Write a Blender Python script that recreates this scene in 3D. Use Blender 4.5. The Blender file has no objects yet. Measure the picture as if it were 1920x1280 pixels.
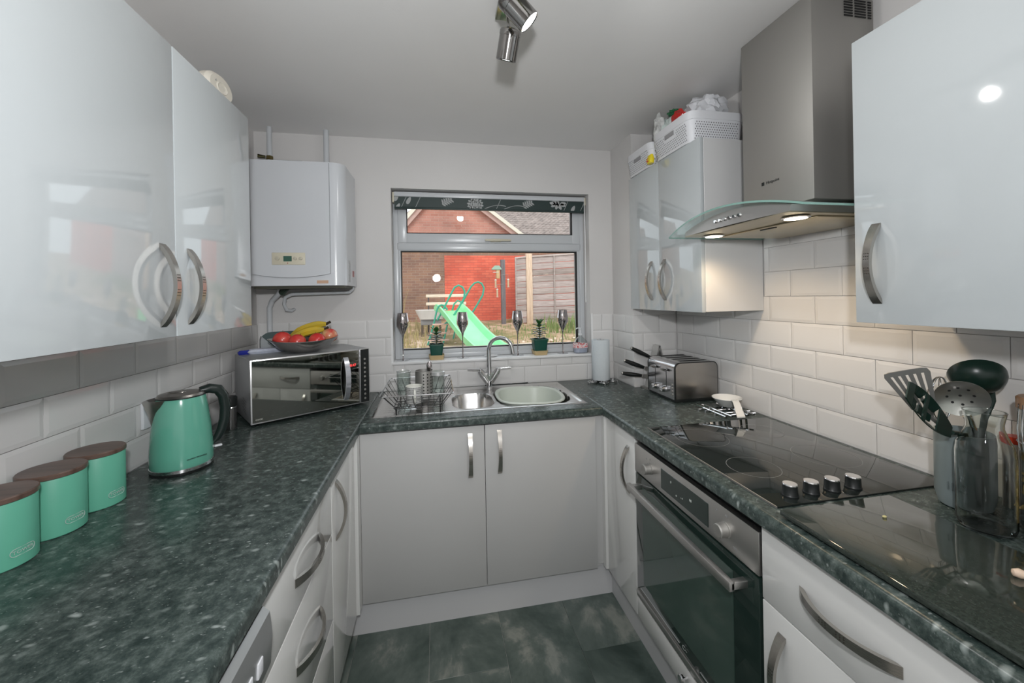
import bpy, bmesh, math, random
from mathutils import Vector, Matrix, Euler
random.seed(7)
sc = bpy.context.scene
COL = sc.collection
PI = math.pi

# ------------------------------------------------------------------ camera, world, lights, exposure
WZ = 0.912                                   # worktop height
CAM = Vector((0.0266, -2.346, 0.524 + WZ))
YAW, ROLL, FPX, PY, PX = 0.1892, 0.0177, 742.0, 556.5, 961.0
cam = bpy.data.objects.new('camera', bpy.data.cameras.new('camera'))
COL.objects.link(cam)
fw = Vector((math.sin(YAW), math.cos(YAW), 0)); rt = Vector((math.cos(YAW), -math.sin(YAW), 0)); upv = Vector((0, 0, 1))
# roll: the horizon of the photograph rises slightly to the right
r2 = rt * math.cos(ROLL) + -upv * -math.sin(ROLL) * -1
r2 = (rt * math.cos(ROLL) - upv * math.sin(ROLL)); u2 = (upv * math.cos(ROLL) + rt * math.sin(ROLL))
cam.matrix_world = Matrix(((r2.x, u2.x, -fw.x, CAM.x), (r2.y, u2.y, -fw.y, CAM.y), (r2.z, u2.z, -fw.z, CAM.z), (0, 0, 0, 1)))
cam.data.sensor_width = 36; cam.data.lens = FPX / 1920 * 36
cam.data.shift_x = -(PX - 960) / 1920; cam.data.shift_y = (PY - 640) / 1920
cam.data.clip_start = 0.02; cam.data.clip_end = 200
sc.camera = cam

world = bpy.data.worlds.new('sky'); sc.world = world; world.use_nodes = True
wn = world.node_tree; bg = wn.nodes['Background']
bg.inputs[0].default_value = (0.86, 0.93, 1.0, 1); bg.inputs[1].default_value = 1.9

def add_light(name, kind, loc, energy, color=(1, 1, 1), target=None, **kw):
    d = bpy.data.lights.new(name, kind); d.energy = energy; d.color = color
    for k, v in kw.items(): setattr(d, k, v)
    o = bpy.data.objects.new(name, d); COL.objects.link(o); o.location = loc
    if target is not None:
        o.rotation_euler = (Vector(target) - Vector(loc)).to_track_quat('-Z', 'Y').to_euler()
    return o
add_light('sun', 'SUN', (3, 2, 8), 1.6, (1, .96, .9), (1.8, 8, 0), angle=0.35)
# fill lights added behind the camera: one under the ceiling, one facing forward
add_light('rear_ceiling_fill', 'AREA', (0.25, -2.75, 2.33), 3.5, (1, .985, .96), (0.25, -2.75, 0), shape='RECTANGLE', size=1.3, size_y=1.0)
add_light('rear_room_fill', 'AREA', (0.25, -3.75, 1.3), 8, (.98, .99, 1), (0.25, 0, 1.3), shape='RECTANGLE', size=2.2, size_y=2.0)
# the photographer's flash, just above the camera (its reflection shows in the window pane)
add_light('camera_flash', 'AREA', (0.03, -2.44, 1.69), 17, (.97, .985, 1), (-.05, 0, 1.75), shape='DISK', size=.09)
sc.view_settings.view_transform = 'Standard'; sc.view_settings.look = 'None'
sc.view_settings.gamma = 1; sc.view_settings.use_curve_mapping = False
sc.view_settings.exposure = 0.0
sc.cycles.use_denoising = True
sc.cycles.max_bounces = 10; sc.cycles.transparent_max_bounces = 16; sc.cycles.sample_clamp_indirect = 6
sc.cycles.caustics_reflective = False; sc.cycles.caustics_refractive = False

# ------------------------------------------------------------------ materials
MATS = {}
def mat(name, col=(.8, .8, .8), rough=.5, metal=0., bump=0., bscale=50., vary=.0, vscale=4., coat=0., emit=None, estr=0., trans=0., ior=1.45, alpha=1., stretch=None, spec=.5):
    if name in MATS: return MATS[name]
    m = bpy.data.materials.new(name); m.use_nodes = True; MATS[name] = m
    nt = m.node_tree; b = nt.nodes['Principled BSDF']
    b.inputs['Base Color'].default_value = (*col, 1); b.inputs['Roughness'].default_value = rough
    b.inputs['Metallic'].default_value = metal; b.inputs['Coat Weight'].default_value = coat
    b.inputs['Coat Roughness'].default_value = .03
    b.inputs['Transmission Weight'].default_value = trans; b.inputs['IOR'].default_value = ior; b.inputs['Alpha'].default_value = alpha
    b.inputs['Specular IOR Level'].default_value = spec
    if emit: b.inputs['Emission Color'].default_value = (*emit, 1); b.inputs['Emission Strength'].default_value = estr
    tc = nt.nodes.new('ShaderNodeTexCoord'); mp = nt.nodes.new('ShaderNodeMapping'); nt.links.new(tc.outputs['Object'], mp.inputs['Vector'])
    if stretch: mp.inputs['Scale'].default_value = stretch
    if vary:
        n = nt.nodes.new('ShaderNodeTexNoise'); n.inputs['Scale'].default_value = vscale; n.inputs['Detail'].default_value = 5
        nt.links.new(mp.outputs[0], n.inputs['Vector'])
        mx = nt.nodes.new('ShaderNodeMix'); mx.data_type = 'RGBA'
        mx.inputs[6].default_value = (*[max(0, c * (1 - vary)) for c in col], 1); mx.inputs[7].default_value = (*[min(1, c * (1 + vary)) for c in col], 1)
        cr = nt.nodes.new('ShaderNodeMapRange'); cr.inputs[1].default_value = .3; cr.inputs[2].default_value = .7
        nt.links.new(n.outputs['Fac'], cr.inputs[0]); nt.links.new(cr.outputs[0], mx.inputs[0]); nt.links.new(mx.outputs[2], b.inputs['Base Color'])
    if bump:
        n = nt.nodes.new('ShaderNodeTexNoise'); n.inputs['Scale'].default_value = bscale; n.inputs['Detail'].default_value = 3
        nt.links.new(mp.outputs[0], n.inputs['Vector'])
        bp = nt.nodes.new('ShaderNodeBump'); bp.inputs['Strength'].default_value = bump; bp.inputs['Distance'].default_value = .002
        nt.links.new(n.outputs['Fac'], bp.inputs['Height']); nt.links.new(bp.outputs[0], b.inputs['Normal'])
    return m

def ramp(nt, src, stops):
    r = nt.nodes.new('ShaderNodeValToRGB'); e = r.color_ramp.elements
    e[0].position, e[0].color = stops[0][0], (*stops[0][1], 1); e[1].position, e[1].color = stops[-1][0], (*stops[-1][1], 1)
    for p, c in stops[1:-1]:
        x = e.new(p); x.color = (*c, 1)
    nt.links.new(src, r.inputs[0]); return r.outputs[0]

def worktop_mat():
    m = mat('laminate', (.03, .04, .04), .27, spec=.5); nt = m.node_tree; b = nt.nodes['Principled BSDF']
    tc = nt.nodes.new('ShaderNodeTexCoord')
    n1 = nt.nodes.new('ShaderNodeTexNoise'); n1.inputs['Scale'].default_value = 42; n1.inputs['Detail'].default_value = 7; n1.inputs['Roughness'].default_value = .72; n1.inputs['Distortion'].default_value = .1
    nt.links.new(tc.outputs['Object'], n1.inputs['Vector'])
    base = ramp(nt, n1.outputs['Fac'], [(.36, (.020, .031, .029)), (.50, (.043, .060, .055)), (.62, (.088, .110, .102)), (.74, (.165, .192, .18))])
    def flakes(scale, lo, hi, dist, seed):
        mp = nt.nodes.new('ShaderNodeMapping'); mp.inputs['Location'].default_value = (seed, seed * 2, 0); mp.inputs['Rotation'].default_value = (0, 0, .5 + seed); mp.inputs['Scale'].default_value = (1, 1.7, 1)
        w = nt.nodes.new('ShaderNodeTexNoise'); w.inputs['Scale'].default_value = scale * .8
        nt.links.new(tc.outputs['Object'], w.inputs['Vector'])
        ad = nt.nodes.new('ShaderNodeMix'); ad.data_type = 'RGBA'; ad.blend_type = 'LINEAR_LIGHT'; ad.inputs[0].default_value = dist
        nt.links.new(tc.outputs['Object'], ad.inputs[6]); nt.links.new(w.outputs['Color'], ad.inputs[7]); nt.links.new(ad.outputs[2], mp.inputs['Vector'])
        v = nt.nodes.new('ShaderNodeTexVoronoi'); v.inputs['Scale'].default_value = scale; v.inputs['Randomness'].default_value = 1
        nt.links.new(mp.outputs[0], v.inputs['Vector'])
        a = nt.nodes.new('ShaderNodeMapRange'); a.inputs[1].default_value = hi; a.inputs[2].default_value = lo
        nt.links.new(v.outputs['Distance'], a.inputs[0])
        sp = nt.nodes.new('ShaderNodeSeparateColor'); nt.links.new(v.outputs['Color'], sp.inputs[0])
        g = nt.nodes.new('ShaderNodeMapRange'); g.inputs[1].default_value = .68; g.inputs[2].default_value = 1.
        nt.links.new(sp.outputs[0], g.inputs[0])
        mu = nt.nodes.new('ShaderNodeMath'); mu.operation = 'MULTIPLY'; mu.use_clamp = True
        nt.links.new(a.outputs[0], mu.inputs[0]); nt.links.new(g.outputs[0], mu.inputs[1]); return mu.outputs[0]
    cur = base
    for f, c in ((flakes(30, .12, .34, .012, 1.3), (.32, .36, .345)), (flakes(70, .1, .30, .006, 4.1), (.25, .28, .27)), (flakes(130, .08, .26, .004, 7.7), (.22, .245, .235))):
        mx = nt.nodes.new('ShaderNodeMix'); mx.data_type = 'RGBA'
        nt.links.new(f, mx.inputs[0]); nt.links.new(cur, mx.inputs[6]); mx.inputs[7].default_value = (*c, 1); cur = mx.outputs[2]
    nt.links.new(cur, b.inputs['Base Color'])
    n = nt.nodes.new('ShaderNodeTexNoise'); n.inputs['Scale'].default_value = 160
    nt.links.new(tc.outputs['Object'], n.inputs['Vector'])
    bp = nt.nodes.new('ShaderNodeBump'); bp.inputs['Strength'].default_value = .12; bp.inputs['Distance'].default_value = .001
    nt.links.new(n.outputs['Fac'], bp.inputs['Height']); nt.links.new(bp.outputs[0], b.inputs['Normal'])
    return m

def floor_mat():
    m = mat('slate_vinyl', (.05, .07, .065), .42); nt = m.node_tree; b = nt.nodes['Principled BSDF']
    tc = nt.nodes.new('ShaderNodeTexCoord'); oi = nt.nodes.new('ShaderNodeObjectInfo')
    mp = nt.nodes.new('ShaderNodeMapping'); mp.inputs['Scale'].default_value = (1.3, 1.0, 1)
    cb = nt.nodes.new('ShaderNodeCombineXYZ'); mu = nt.nodes.new('ShaderNodeMath'); mu.operation = 'MULTIPLY'; mu.inputs[1].default_value = 30
    nt.links.new(oi.outputs['Random'], mu.inputs[0]); nt.links.new(mu.outputs[0], cb.inputs[0]); nt.links.new(mu.outputs[0], cb.inputs[1])
    nt.links.new(cb.outputs[0], mp.inputs['Location']); nt.links.new(tc.outputs['Object'], mp.inputs['Vector'])
    n = nt.nodes.new('ShaderNodeTexNoise'); n.inputs['Scale'].default_value = 3.2; n.inputs['Detail'].default_value = 9; n.inputs['Roughness'].default_value = .62; n.inputs['Distortion'].default_value = .35
    nt.links.new(mp.outputs[0], n.inputs['Vector'])
    c = ramp(nt, n.outputs['Fac'], [(.32, (.030, .046, .040)), (.46, (.066, .090, .080)), (.56, (.105, .130, .118)), (.64, (.22, .235, .21)), (.76, (.14, .165, .15))])
    nt.links.new(c, b.inputs['Base Color'])
    bp = nt.nodes.new('ShaderNodeBump'); bp.inputs['Strength'].default_value = .35; bp.inputs['Distance'].default_value = .004
    nt.links.new(n.outputs['Fac'], bp.inputs['Height']); nt.links.new(bp.outputs[0], b.inputs['Normal'])
    return m

def thin_glass(name, tint=(1, 1, 1), rough=0.0, fac=None, f0=.045, edge=.75, power=4.0):
    m = bpy.data.materials.new(name); m.use_nodes = True; nt = m.node_tree; MATS[name] = m
    for n in list(nt.nodes):
        if n.type != 'OUTPUT_MATERIAL': nt.nodes.remove(n)
    out = [n for n in nt.nodes if n.type == 'OUTPUT_MATERIAL'][0]
    t = nt.nodes.new('ShaderNodeBsdfTransparent'); t.inputs[0].default_value = (*tint, 1)
    g = nt.nodes.new('ShaderNodeBsdfGlossy'); g.inputs['Roughness'].default_value = rough
    lw = nt.nodes.new('ShaderNodeLayerWeight'); lw.inputs[0].default_value = .5
    pw = nt.nodes.new('ShaderNodeMath'); pw.operation = 'POWER'; pw.inputs[1].default_value = power; nt.links.new(lw.outputs['Facing'], pw.inputs[0])
    f = nt.nodes.new('ShaderNodeMath'); f.operation = 'MULTIPLY_ADD'; f.inputs[1].default_value = edge; f.inputs[2].default_value = f0; nt.links.new(pw.outputs[0], f.inputs[0])
    mx = nt.nodes.new('ShaderNodeMixShader')
    if fac is None:
        nt.links.new(f.outputs[0], mx.inputs[0])
    else: mx.inputs[0].default_value = fac
    nt.links.new(t.outputs[0], mx.inputs[1]); nt.links.new(g.outputs[0], mx.inputs[2]); nt.links.new(mx.outputs[0], out.inputs[0])
    return m

def brick_mat(name, c1, c2, mortar, sc_=1.0, bump=.5):
    m = mat(name, c1, .85); nt = m.node_tree; b = nt.nodes['Principled BSDF']
    tc = nt.nodes.new('ShaderNodeTexCoord'); mp = nt.nodes.new('ShaderNodeMapping'); mp.inputs['Rotation'].default_value = (PI / 2, 0, 0)
    nt.links.new(tc.outputs['Object'], mp.inputs['Vector'])
    br = nt.nodes.new('ShaderNodeTexBrick'); br.inputs['Scale'].default_value = 1; br.inputs['Brick Width'].default_value = .225; br.inputs['Row Height'].default_value = .075
    br.inputs['Mortar Size'].default_value = .006; br.inputs['Color1'].default_value = (*c1, 1); br.inputs['Color2'].default_value = (*c2, 1); br.inputs['Mortar'].default_value = (*mortar, 1)
    nt.links.new(mp.outputs[0], br.inputs['Vector'])
    n = nt.nodes.new('ShaderNodeTexNoise'); n.inputs['Scale'].default_value = 1.3; n.inputs['Detail'].default_value = 6; nt.links.new(tc.outputs['Object'], n.inputs['Vector'])
    hs = nt.nodes.new('ShaderNodeMix'); hs.data_type = 'RGBA'; hs.blend_type = 'MULTIPLY'; hs.inputs[0].default_value = .7
    v = ramp(nt, n.outputs['Fac'], [(.35, (.7, .68, .68)), (.65, (1.25, 1.2, 1.2))])
    nt.links.new(br.outputs[0], hs.inputs[6]); nt.links.new(v, hs.inputs[7]); nt.links.new(hs.outputs[2], b.inputs['Base Color'])
    bp = nt.nodes.new('ShaderNodeBump'); bp.inputs['Strength'].default_value = bump; bp.inputs['Distance'].default_value = .01; bp.invert = True
    nt.links.new(br.outputs['Fac'], bp.inputs['Height']); nt.links.new(bp.outputs[0], b.inputs['Normal'])
    return m

def wood_mat(name, dark, light, scale=(1, 1, 1), rough=.5, ws=3.):
    m = mat(name, dark, rough); nt = m.node_tree; b = nt.nodes['Principled BSDF']
    tc = nt.nodes.new('ShaderNodeTexCoord'); mp = nt.nodes.new('ShaderNodeMapping'); mp.inputs['Scale'].default_value = scale
    nt.links.new(tc.outputs['Object'], mp.inputs['Vector'])
    n = nt.nodes.new('ShaderNodeTexNoise'); n.inputs['Scale'].default_value = ws; n.inputs['Detail'].default_value = 8; n.inputs['Distortion'].default_value = .8
    nt.links.new(mp.outputs[0], n.inputs['Vector'])
    nt.links.new(ramp(nt, n.outputs['Fac'], [(.3, dark), (.7, light)]), b.inputs['Base Color'])
    return m

M_wall = mat('wall_paint', (.65, .635, .625), .75, bump=.15, bscale=250, vary=.015)
M_ceil = mat('ceiling_paint', (.82, .81, .80), .5, bump=.1, bscale=200, vary=.01)
M_tile = mat('ceramic_tile', (.72, .71, .70), .14, bump=.05, bscale=20, vary=.015, vscale=3)
M_grout = mat('grout', (.60, .58, .55), .9)
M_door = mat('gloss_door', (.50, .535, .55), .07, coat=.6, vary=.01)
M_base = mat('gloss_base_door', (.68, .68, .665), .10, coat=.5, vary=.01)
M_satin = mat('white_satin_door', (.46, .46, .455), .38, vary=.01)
M_carc = mat('carcass_white', (.62, .62, .62), .4, vary=.01)
M_plinth = mat('plinth_white', (.58, .58, .59), .4, vary=.01)
M_nickel = mat('brushed_nickel', (.50, .475, .44), .26, 1., bump=.08, bscale=300, stretch=(1, 1, .05))
M_dot = mat('dark_dimple', (.08, .07, .06), .5, .6)
M_steel = mat('brushed_steel', (.42, .41, .39), .58, 1., bump=.06, bscale=90, stretch=(1, 1, .03), vary=.04, vscale=2)
M_steel_h = mat('brushed_steel_front', (.60, .585, .57), .36, 1., bump=.05, bscale=120, stretch=(1, .03, 1))
M_sink = mat('sink_steel', (.62, .61, .60), .22, 1., bump=.03, bscale=200)
M_chrome = mat('chrome', (.72, .72, .73), .05, 1.)
M_smoke = mat('smoked_chrome', (.50, .46, .46), .04, 1.)
M_lamp = mat('lamp_chrome', (.30, .29, .28), .08, 1.)
M_black = mat('black_plastic', (.012, .014, .014), .35)
M_green_black = mat('dark_green_nylon', (.006, .022, .016), .3)
M_rubber = mat('dark_rubber', (.02, .025, .025), .6)
M_hob = mat('ceramic_glass', (.012, .016, .015), .04, coat=.3)
M_print = mat('grey_print', (.22, .23, .23), .4)
M_oven_glass = mat('oven_glass', (.012, .024, .02), .03, coat=.5)
M_oven_in = mat('oven_window', (.045, .075, .062), .05, coat=.6)
M_upvc = mat('upvc_white', (.56, .58, .60), .25, vary=.01)
M_sill = mat('sill_white', (.80, .80, .80), .3)
M_gasket = mat('gasket_black', (.01, .01, .01), .6)
M_mint = mat('mint_enamel', (.115, .40, .285), .42, vary=.04, vscale=8)
M_mint_g = mat('mint_gloss', (.12, .38, .285), .16, coat=.5, vary=.03)
M_walnut = wood_mat('walnut_lid', (.06, .035, .026), (.15, .095, .075), (1, 12, 1), .35)
M_bamboo = wood_mat('pale_wood_lid', (.30, .16, .09), (.46, .28, .16), (1, 10, 1), .4)
M_white_pl = mat('white_plastic', (.72, .73, .76), .4, vary=.01)
M_cream = mat('cream_plastic', (.62, .58, .46), .4)
M_boiler = mat('boiler_enamel', (.60, .62, .65), .22, coat=.2, vary=.01)
M_worktop = worktop_mat()
M_floor = floor_mat()
M_pane = thin_glass('window_glass', (.97, .98, .97), f0=.02)
M_glass = thin_glass('clear_glass', (.93, .955, .945), .0, f0=.06, edge=.95, power=3.0)
M_hoodglass = thin_glass('green_tint_glass', (.90, .95, .935), .02)
M_glassedge = mat('glass_edge', (.26, .44, .39), .15, trans=.3)
M_lit = mat('lamp_face', (1, 1, 1), .5, emit=(1, 1, 1), estr=14.)
M_lit_warm = mat('hood_lamp_face', (1, 1, 1), .5, emit=(1, .86, .62), estr=9.)
M_red_led = mat('red_digits', (.1, 0, 0), .5, emit=(1, .05, .05), estr=2.2)
M_lcd = mat('lcd', (.05, .12, .09), .3)

# ------------------------------------------------------------------ object helpers
W = {}
def link(o, parent=None, local=False):
    COL.objects.link(o)
    if parent is None:
        W[o.name] = o.matrix_basis.copy() if not local else Matrix.Identity(4)
    else:
        o.parent = parent
        if local: W[o.name] = W[parent.name].copy()
        else:
            o.matrix_parent_inverse = W[parent.name].inverted(); W[o.name] = o.matrix_basis.copy()
    return o
def tag(o, label=None, cat=None, group=None, kind=None):
    if label: o['label'] = label
    if cat: o['category'] = cat
    if group: o['group'] = group
    if kind: o['kind'] = kind
    return o
def thing(name, label, cat, loc=(0, 0, 0), group=None):
    o = bpy.data.objects.new(name, None); o.empty_display_size = .05; o.location = loc
    o.matrix_basis = Matrix.Translation(loc); link(o); return tag(o, label, cat, group)
def finish(bm, name, mats, angle=35):
    bmesh.ops.recalc_face_normals(bm, faces=bm.faces)
    for f in bm.faces: f.smooth = True
    ca = math.radians(angle)
    for e in bm.edges:
        if len(e.link_faces) == 2:
            e.smooth = e.calc_face_angle(0) < ca
    me = bpy.data.meshes.new(name); bm.to_mesh(me); bm.free()
    for m in (mats if isinstance(mats, (list, tuple)) else [mats]): me.materials.append(m)
    return me
def obj(name, bm, mats, parent=None, local=False, angle=35, **kw):
    me = finish(bm, name, mats, angle)
    return tag(link(bpy.data.objects.new(name, me), parent, local), **kw)
def inst(name, me, Mx, parent, **kw):
    o = bpy.data.objects.new(name, me); o.matrix_basis = Mx
    return tag(link(o, parent), **kw)
def copy_tree(o, parent=None):
    c = o.copy(); COL.objects.link(c); c.parent = parent
    for ch in list(o.children): copy_tree(ch, c)
    return c
def bm_new(): return bmesh.new()
def box(bm, x0, x1, y0, y1, z0, z1, bev=0, seg=2, mi=0, mx=None):
    t = bmesh.new()
    bmesh.ops.create_cube(t, size=1)
    bmesh.ops.scale(t, vec=(abs(x1 - x0), abs(y1 - y0), abs(z1 - z0)), verts=t.verts)
    bmesh.ops.translate(t, vec=((x0 + x1) / 2, (y0 + y1) / 2, (z0 + z1) / 2), verts=t.verts)
    if bev: bmesh.ops.bevel(t, geom=t.edges[:], offset=bev, segments=seg, affect='EDGES', profile=.5)
    merge(bm, t, mi, mx); return bm
def merge(bm, t, mi=0, mx=None):
    if mx is not None: bmesh.ops.transform(t, matrix=mx, verts=t.verts)
    vm = {}
    for v in t.verts: vm[v] = bm.verts.new(v.co)
    for f in t.faces:
        try:
            nf = bm.faces.new([vm[v] for v in f.verts]); nf.material_index = mi if mi else f.material_index
        except ValueError: pass
    t.free()
def B(*a, **k): return box(bmesh.new(), *a, **k)
def prism(bm, pts, axis, a, b, mi=0, mx=None):
    """polygon pts (2D) extruded along axis from a to b. axis X: pts=(y,z), Y: (x,z), Z: (x,y)"""
    def P(p, t): return {'X': (t, p[0], p[1]), 'Y': (p[0], t, p[1]), 'Z': (p[0], p[1], t)}[axis]
    t = bmesh.new()
    A = [t.verts.new(P(p, a)) for p in pts]; C = [t.verts.new(P(p, b)) for p in pts]
    t.faces.new(A); t.faces.new(C[::-1]); n = len(pts)
    for i in range(n): t.faces.new((A[i], A[(i + 1) % n], C[(i + 1) % n], C[i]))
    merge(bm, t, mi, mx); return bm
def loft(bm, secs, n=40, cap0=True, cap1=True, mi=0, mx=None, zf=None):
    """secs: (cx, cy, z, rx, ry[, exponent])"""
    t = bmesh.new(); rings = []
    for s in secs:
        cx, cy, z, rx, ry = s[:5]; e = s[5] if len(s) > 5 else 2
        if rx < 1e-6: rings.append([t.verts.new((cx, cy, z))]); continue
        R = []
        for i in range(n):
            a = 2 * PI * i / n; c, s_ = math.cos(a), math.sin(a)
            x = cx + rx * math.copysign(abs(c) ** (2 / e), c); y = cy + ry * math.copysign(abs(s_) ** (2 / e), s_)
            R.append(t.verts.new((x, y, z if not zf else zf(x, y, z))))
        rings.append(R)
    for A, C in zip(rings, rings[1:]):
        if len(A) == 1 and len(C) == 1: continue
        for i in range(n):
            j = (i + 1) % n
            if len(A) == 1: t.faces.new((A[0], C[j], C[i]))
            elif len(C) == 1: t.faces.new((A[i], A[j], C[0]))
            else: t.faces.new((A[i], A[j], C[j], C[i]))
    if cap0 and len(rings[0]) > 1: t.faces.new(rings[0][::-1])
    if cap1 and len(rings[-1]) > 1: t.faces.new(rings[-1])
    merge(bm, t, mi, mx); return bm
def lathe(bm, prof, cx=0, cy=0, n=32, mi=0, mx=None, closed=False, cap0=True, cap1=True):
    return loft(bm, [(cx, cy, z, r, r) for r, z in prof], n, cap0, cap1, mi, mx)
def tube(bm, pts, r, n=8, closed=False, mi=0, cap=True, mx=None, flat=None):
    t = bmesh.new(); P = [Vector(p) for p in pts]; N = len(P); rings = []
    prev = None
    for i, p in enumerate(P):
        if closed: d = (P[(i + 1) % N] - P[i - 1])
        else: d = P[min(i + 1, N - 1)] - P[max(i - 1, 0)]
        d.normalize()
        if prev is None:
            a = Vector((0, 0, 1)) if abs(d.z) < .9 else Vector((1, 0, 0))
            u = d.cross(a).normalized()
        else:
            u = (prev - d * prev.dot(d)).normalized()
        prev = u; v = d.cross(u)
        ri = r[i] if isinstance(r, (list, tuple)) else r
        rings.append([t.verts.new(p + (u * math.cos(2 * PI * k / n) + v * math.sin(2 * PI * k / n) * (flat or 1)) * ri) for k in range(n)])
    m = N if closed else N - 1
    for i in range(m):
        A, C = rings[i], rings[(i + 1) % N]
        for k in range(n): t.faces.new((A[k], A[(k + 1) % n], C[(k + 1) % n], C[k]))
    if cap and not closed: t.faces.new(rings[0][::-1]); t.faces.new(rings[-1])
    merge(bm, t, mi, mx); return bm
def arc(c, r, a0, a1, n, plane='XZ'):
    out = []
    for i in range(n + 1):
        a = a0 + (a1 - a0) * i / n; x, y = r * math.cos(a), r * math.sin(a)
        out.append({'XZ': (c[0] + x, c[1], c[2] + y), 'YZ': (c[0], c[1] + x, c[2] + y), 'XY': (c[0] + x, c[1] + y, c[2])}[plane])
    return out
def rrect(x0, x1, y0, y1, r, n=5):
    P = []
    for cx, cy, a in ((x1 - r, y1 - r, 0), (x0 + r, y1 - r, PI / 2), (x0 + r, y0 + r, PI), (x1 - r, y0 + r, 3 * PI / 2)):
        for i in range(n + 1):
            b = a + PI / 2 * i / n; P.append((cx + r * math.cos(b), cy + r * math.sin(b)))
    return P
def text_mesh(s, size, ext=.0004, mat_=None, bold=False):
    cu = bpy.data.curves.new('lettering', 'FONT'); cu.body = s; cu.size = size; cu.extrude = ext; cu.resolution_u = 2
    cu.align_x = 'CENTER'; cu.align_y = 'CENTER'
    if bold: cu.offset = size * .02
    o = bpy.data.objects.new('tmp', cu); COL.objects.link(o)
    dg = bpy.context.evaluated_depsgraph_get(); me = bpy.data.meshes.new_from_object(o.evaluated_get(dg))
    bpy.data.objects.remove(o); bpy.data.curves.remove(cu)
    me.name = 'lettering'; me.materials.clear(); me.materials.append(mat_ or M_print); return me
def frame_mx(loc, xdir, zdir):
    """matrix with local x along xdir, local z (out of the text) along zdir"""
    x = Vector(xdir).normalized(); z = Vector(zdir).normalized(); y = z.cross(x).normalized(); x = y.cross(z)
    return Matrix(((x.x, y.x, z.x, loc[0]), (x.y, y.y, z.y, loc[1]), (x.z, y.z, z.z, loc[2]), (0, 0, 0, 1)))

# ------------------------------------------------------------------ room shell
LW, RW, ZC = -0.9205, 1.390, 2.352
XL, XR = -0.2985, 0.779
BX, BY = 1.120, -0.269          # the boxed-out corner
REAR = -3.8
P, TW = 0.1015, 0.2015
def structure(name, bm, m, parent=None, **kw):
    return obj(name, bm, m, parent, kind='structure', **kw)
floor = structure('floor', B(-1.1, 1.55, REAR - .1, .3, -.06, -.004), M_grout)
structure('ceiling', B(-1.1, 1.55, REAR - .1, .3, ZC, ZC + .08), M_ceil)
wl = structure('wall_left', B(LW - .15, LW - .007, REAR - .1, .3, -.06, ZC), M_wall)
wr = structure('wall_right', B(RW + .007, RW + .15, REAR - .1, .3, -.06, ZC), M_wall)
structure('wall_rear', B(-1.1, 1.55, REAR - .1, REAR, -.06, ZC), M_wall)
# back wall with window opening
WX0, WX1, WZ0, WZ1 = -0.222, 0.974, 1.060, 2.072
bm = bm_new()
for a in ((LW - .15, WX0, 0), (WX1, RW + .15, 0)):
    box(bm, a[0], a[1], .007, .28, -.06, ZC)
box(bm, WX0, WX1, .007, .28, -.06, WZ0); box(bm, WX0, WX1, .007, .28, WZ1, ZC)
wb = structure('wall_back', bm, M_wall)
wc = structure('wall_corner', B(BX + .007, RW + .007, BY + .007, .007, -.0, ZC), M_wall)

# tiles: bevelled metro tiles, one object each
tile_cache = {}
def tile_mesh(w, h):
    k = (round(w, 4), round(h, 4))
    if k in tile_cache: return tile_cache[k]
    g = .0009; w -= 2 * g; h -= 2 * g; b = min(.011, w * .3, h * .3); d = .004
    bm = bm_new()
    a = [(0, 0), (w, 0), (w, h), (0, h)]; c = [(b, b), (w - b, b), (w - b, h - b), (b, h - b)]
    V0 = [bm.verts.new((x + g, 0, y + g)) for x, y in a]
    V1 = [bm.verts.new((x + g, -.0060, y + g)) for x, y in a]; V2 = [bm.verts.new((x + g, -.0075, y + g)) for x, y in c]
    for i in range(4):
        j = (i + 1) % 4
        bm.faces.new((V0[i], V0[j], V1[j], V1[i])); bm.faces.new((V1[i], V1[j], V2[j], V2[i]))
    bm.faces.new(V2)
    me = finish(bm, 'tile', [M_tile], 5); tile_cache[k] = me; return me
def tile_area(parent, origin, udir, ndir, u0, u1, rows, phase):
    """rows: list of (z0, z1, parity); u along udir; tiles protrude along ndir"""
    for z0, z1, par, *rng in rows:
        a, b = rng if rng else (u0, u1)
        ph = phase + (.5 * TW if par % 2 else 0)
        k = math.floor((a - ph) / TW + 1e-6)
        while ph + k * TW < b - 1e-4:
            s, e = max(a, ph + k * TW), min(b, ph + (k + 1) * TW); k += 1
            if e - s < .006: continue
            if udir[0] == 0 and ndir[0] > 0:       # left wall: local x must run +y, outward +x
                M = frame_mx2(origin, udir, ndir, s, z0)
            else: M = frame_mx2(origin, udir, ndir, s, z0)
            inst('tile', tile_mesh(e - s, z1 - z0), M, parent)
def frame_mx2(o, u, n, s, z):
    # local x -> u, local -y -> n, local z -> up
    loc = Vector(o) + Vector((u[0], u[1], 0)) * s + Vector((0, 0, z))
    return Matrix(((u[0], -n[0], 0, loc.x), (u[1], -n[1], 0, loc.y), (0, 0, 1, loc.z), (0, 0, 0, 1)))
R = lambda r: (WZ + r * P, WZ + (r + 1) * P, r)
# back wall: u = X, outward -Y. base plane y=.007
back_rows = [(WZ, WZ + P, 0, LW, BX), (WZ + P, WZ + 2 * P, 1, LW, WX0), (WZ + P, 1.058, 1, WX0, WX1), (WZ + P, WZ + 2 * P, 1, WX1, BX)]
for r in (2, 3):
    back_rows += [(*R(r), LW, WX0), (*R(r), WX1, BX)]
tile_area(wb, (0, .0075, 0), (1, 0), (0, -1), 0, 0, back_rows, .5428)
# corner boxing, face towards camera and face towards the room
tile_area(wc, (0, BY + .0075, 0), (1, 0), (0, -1), BX + .0005, RW, [R(r) for r in range(5)], 1.18)
tile_area(wc, (BX + .0075, 0, 0), (0, -1), (-1, 0), 0.0005, -BY, [R(r) for r in range(4)], .06)
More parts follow.
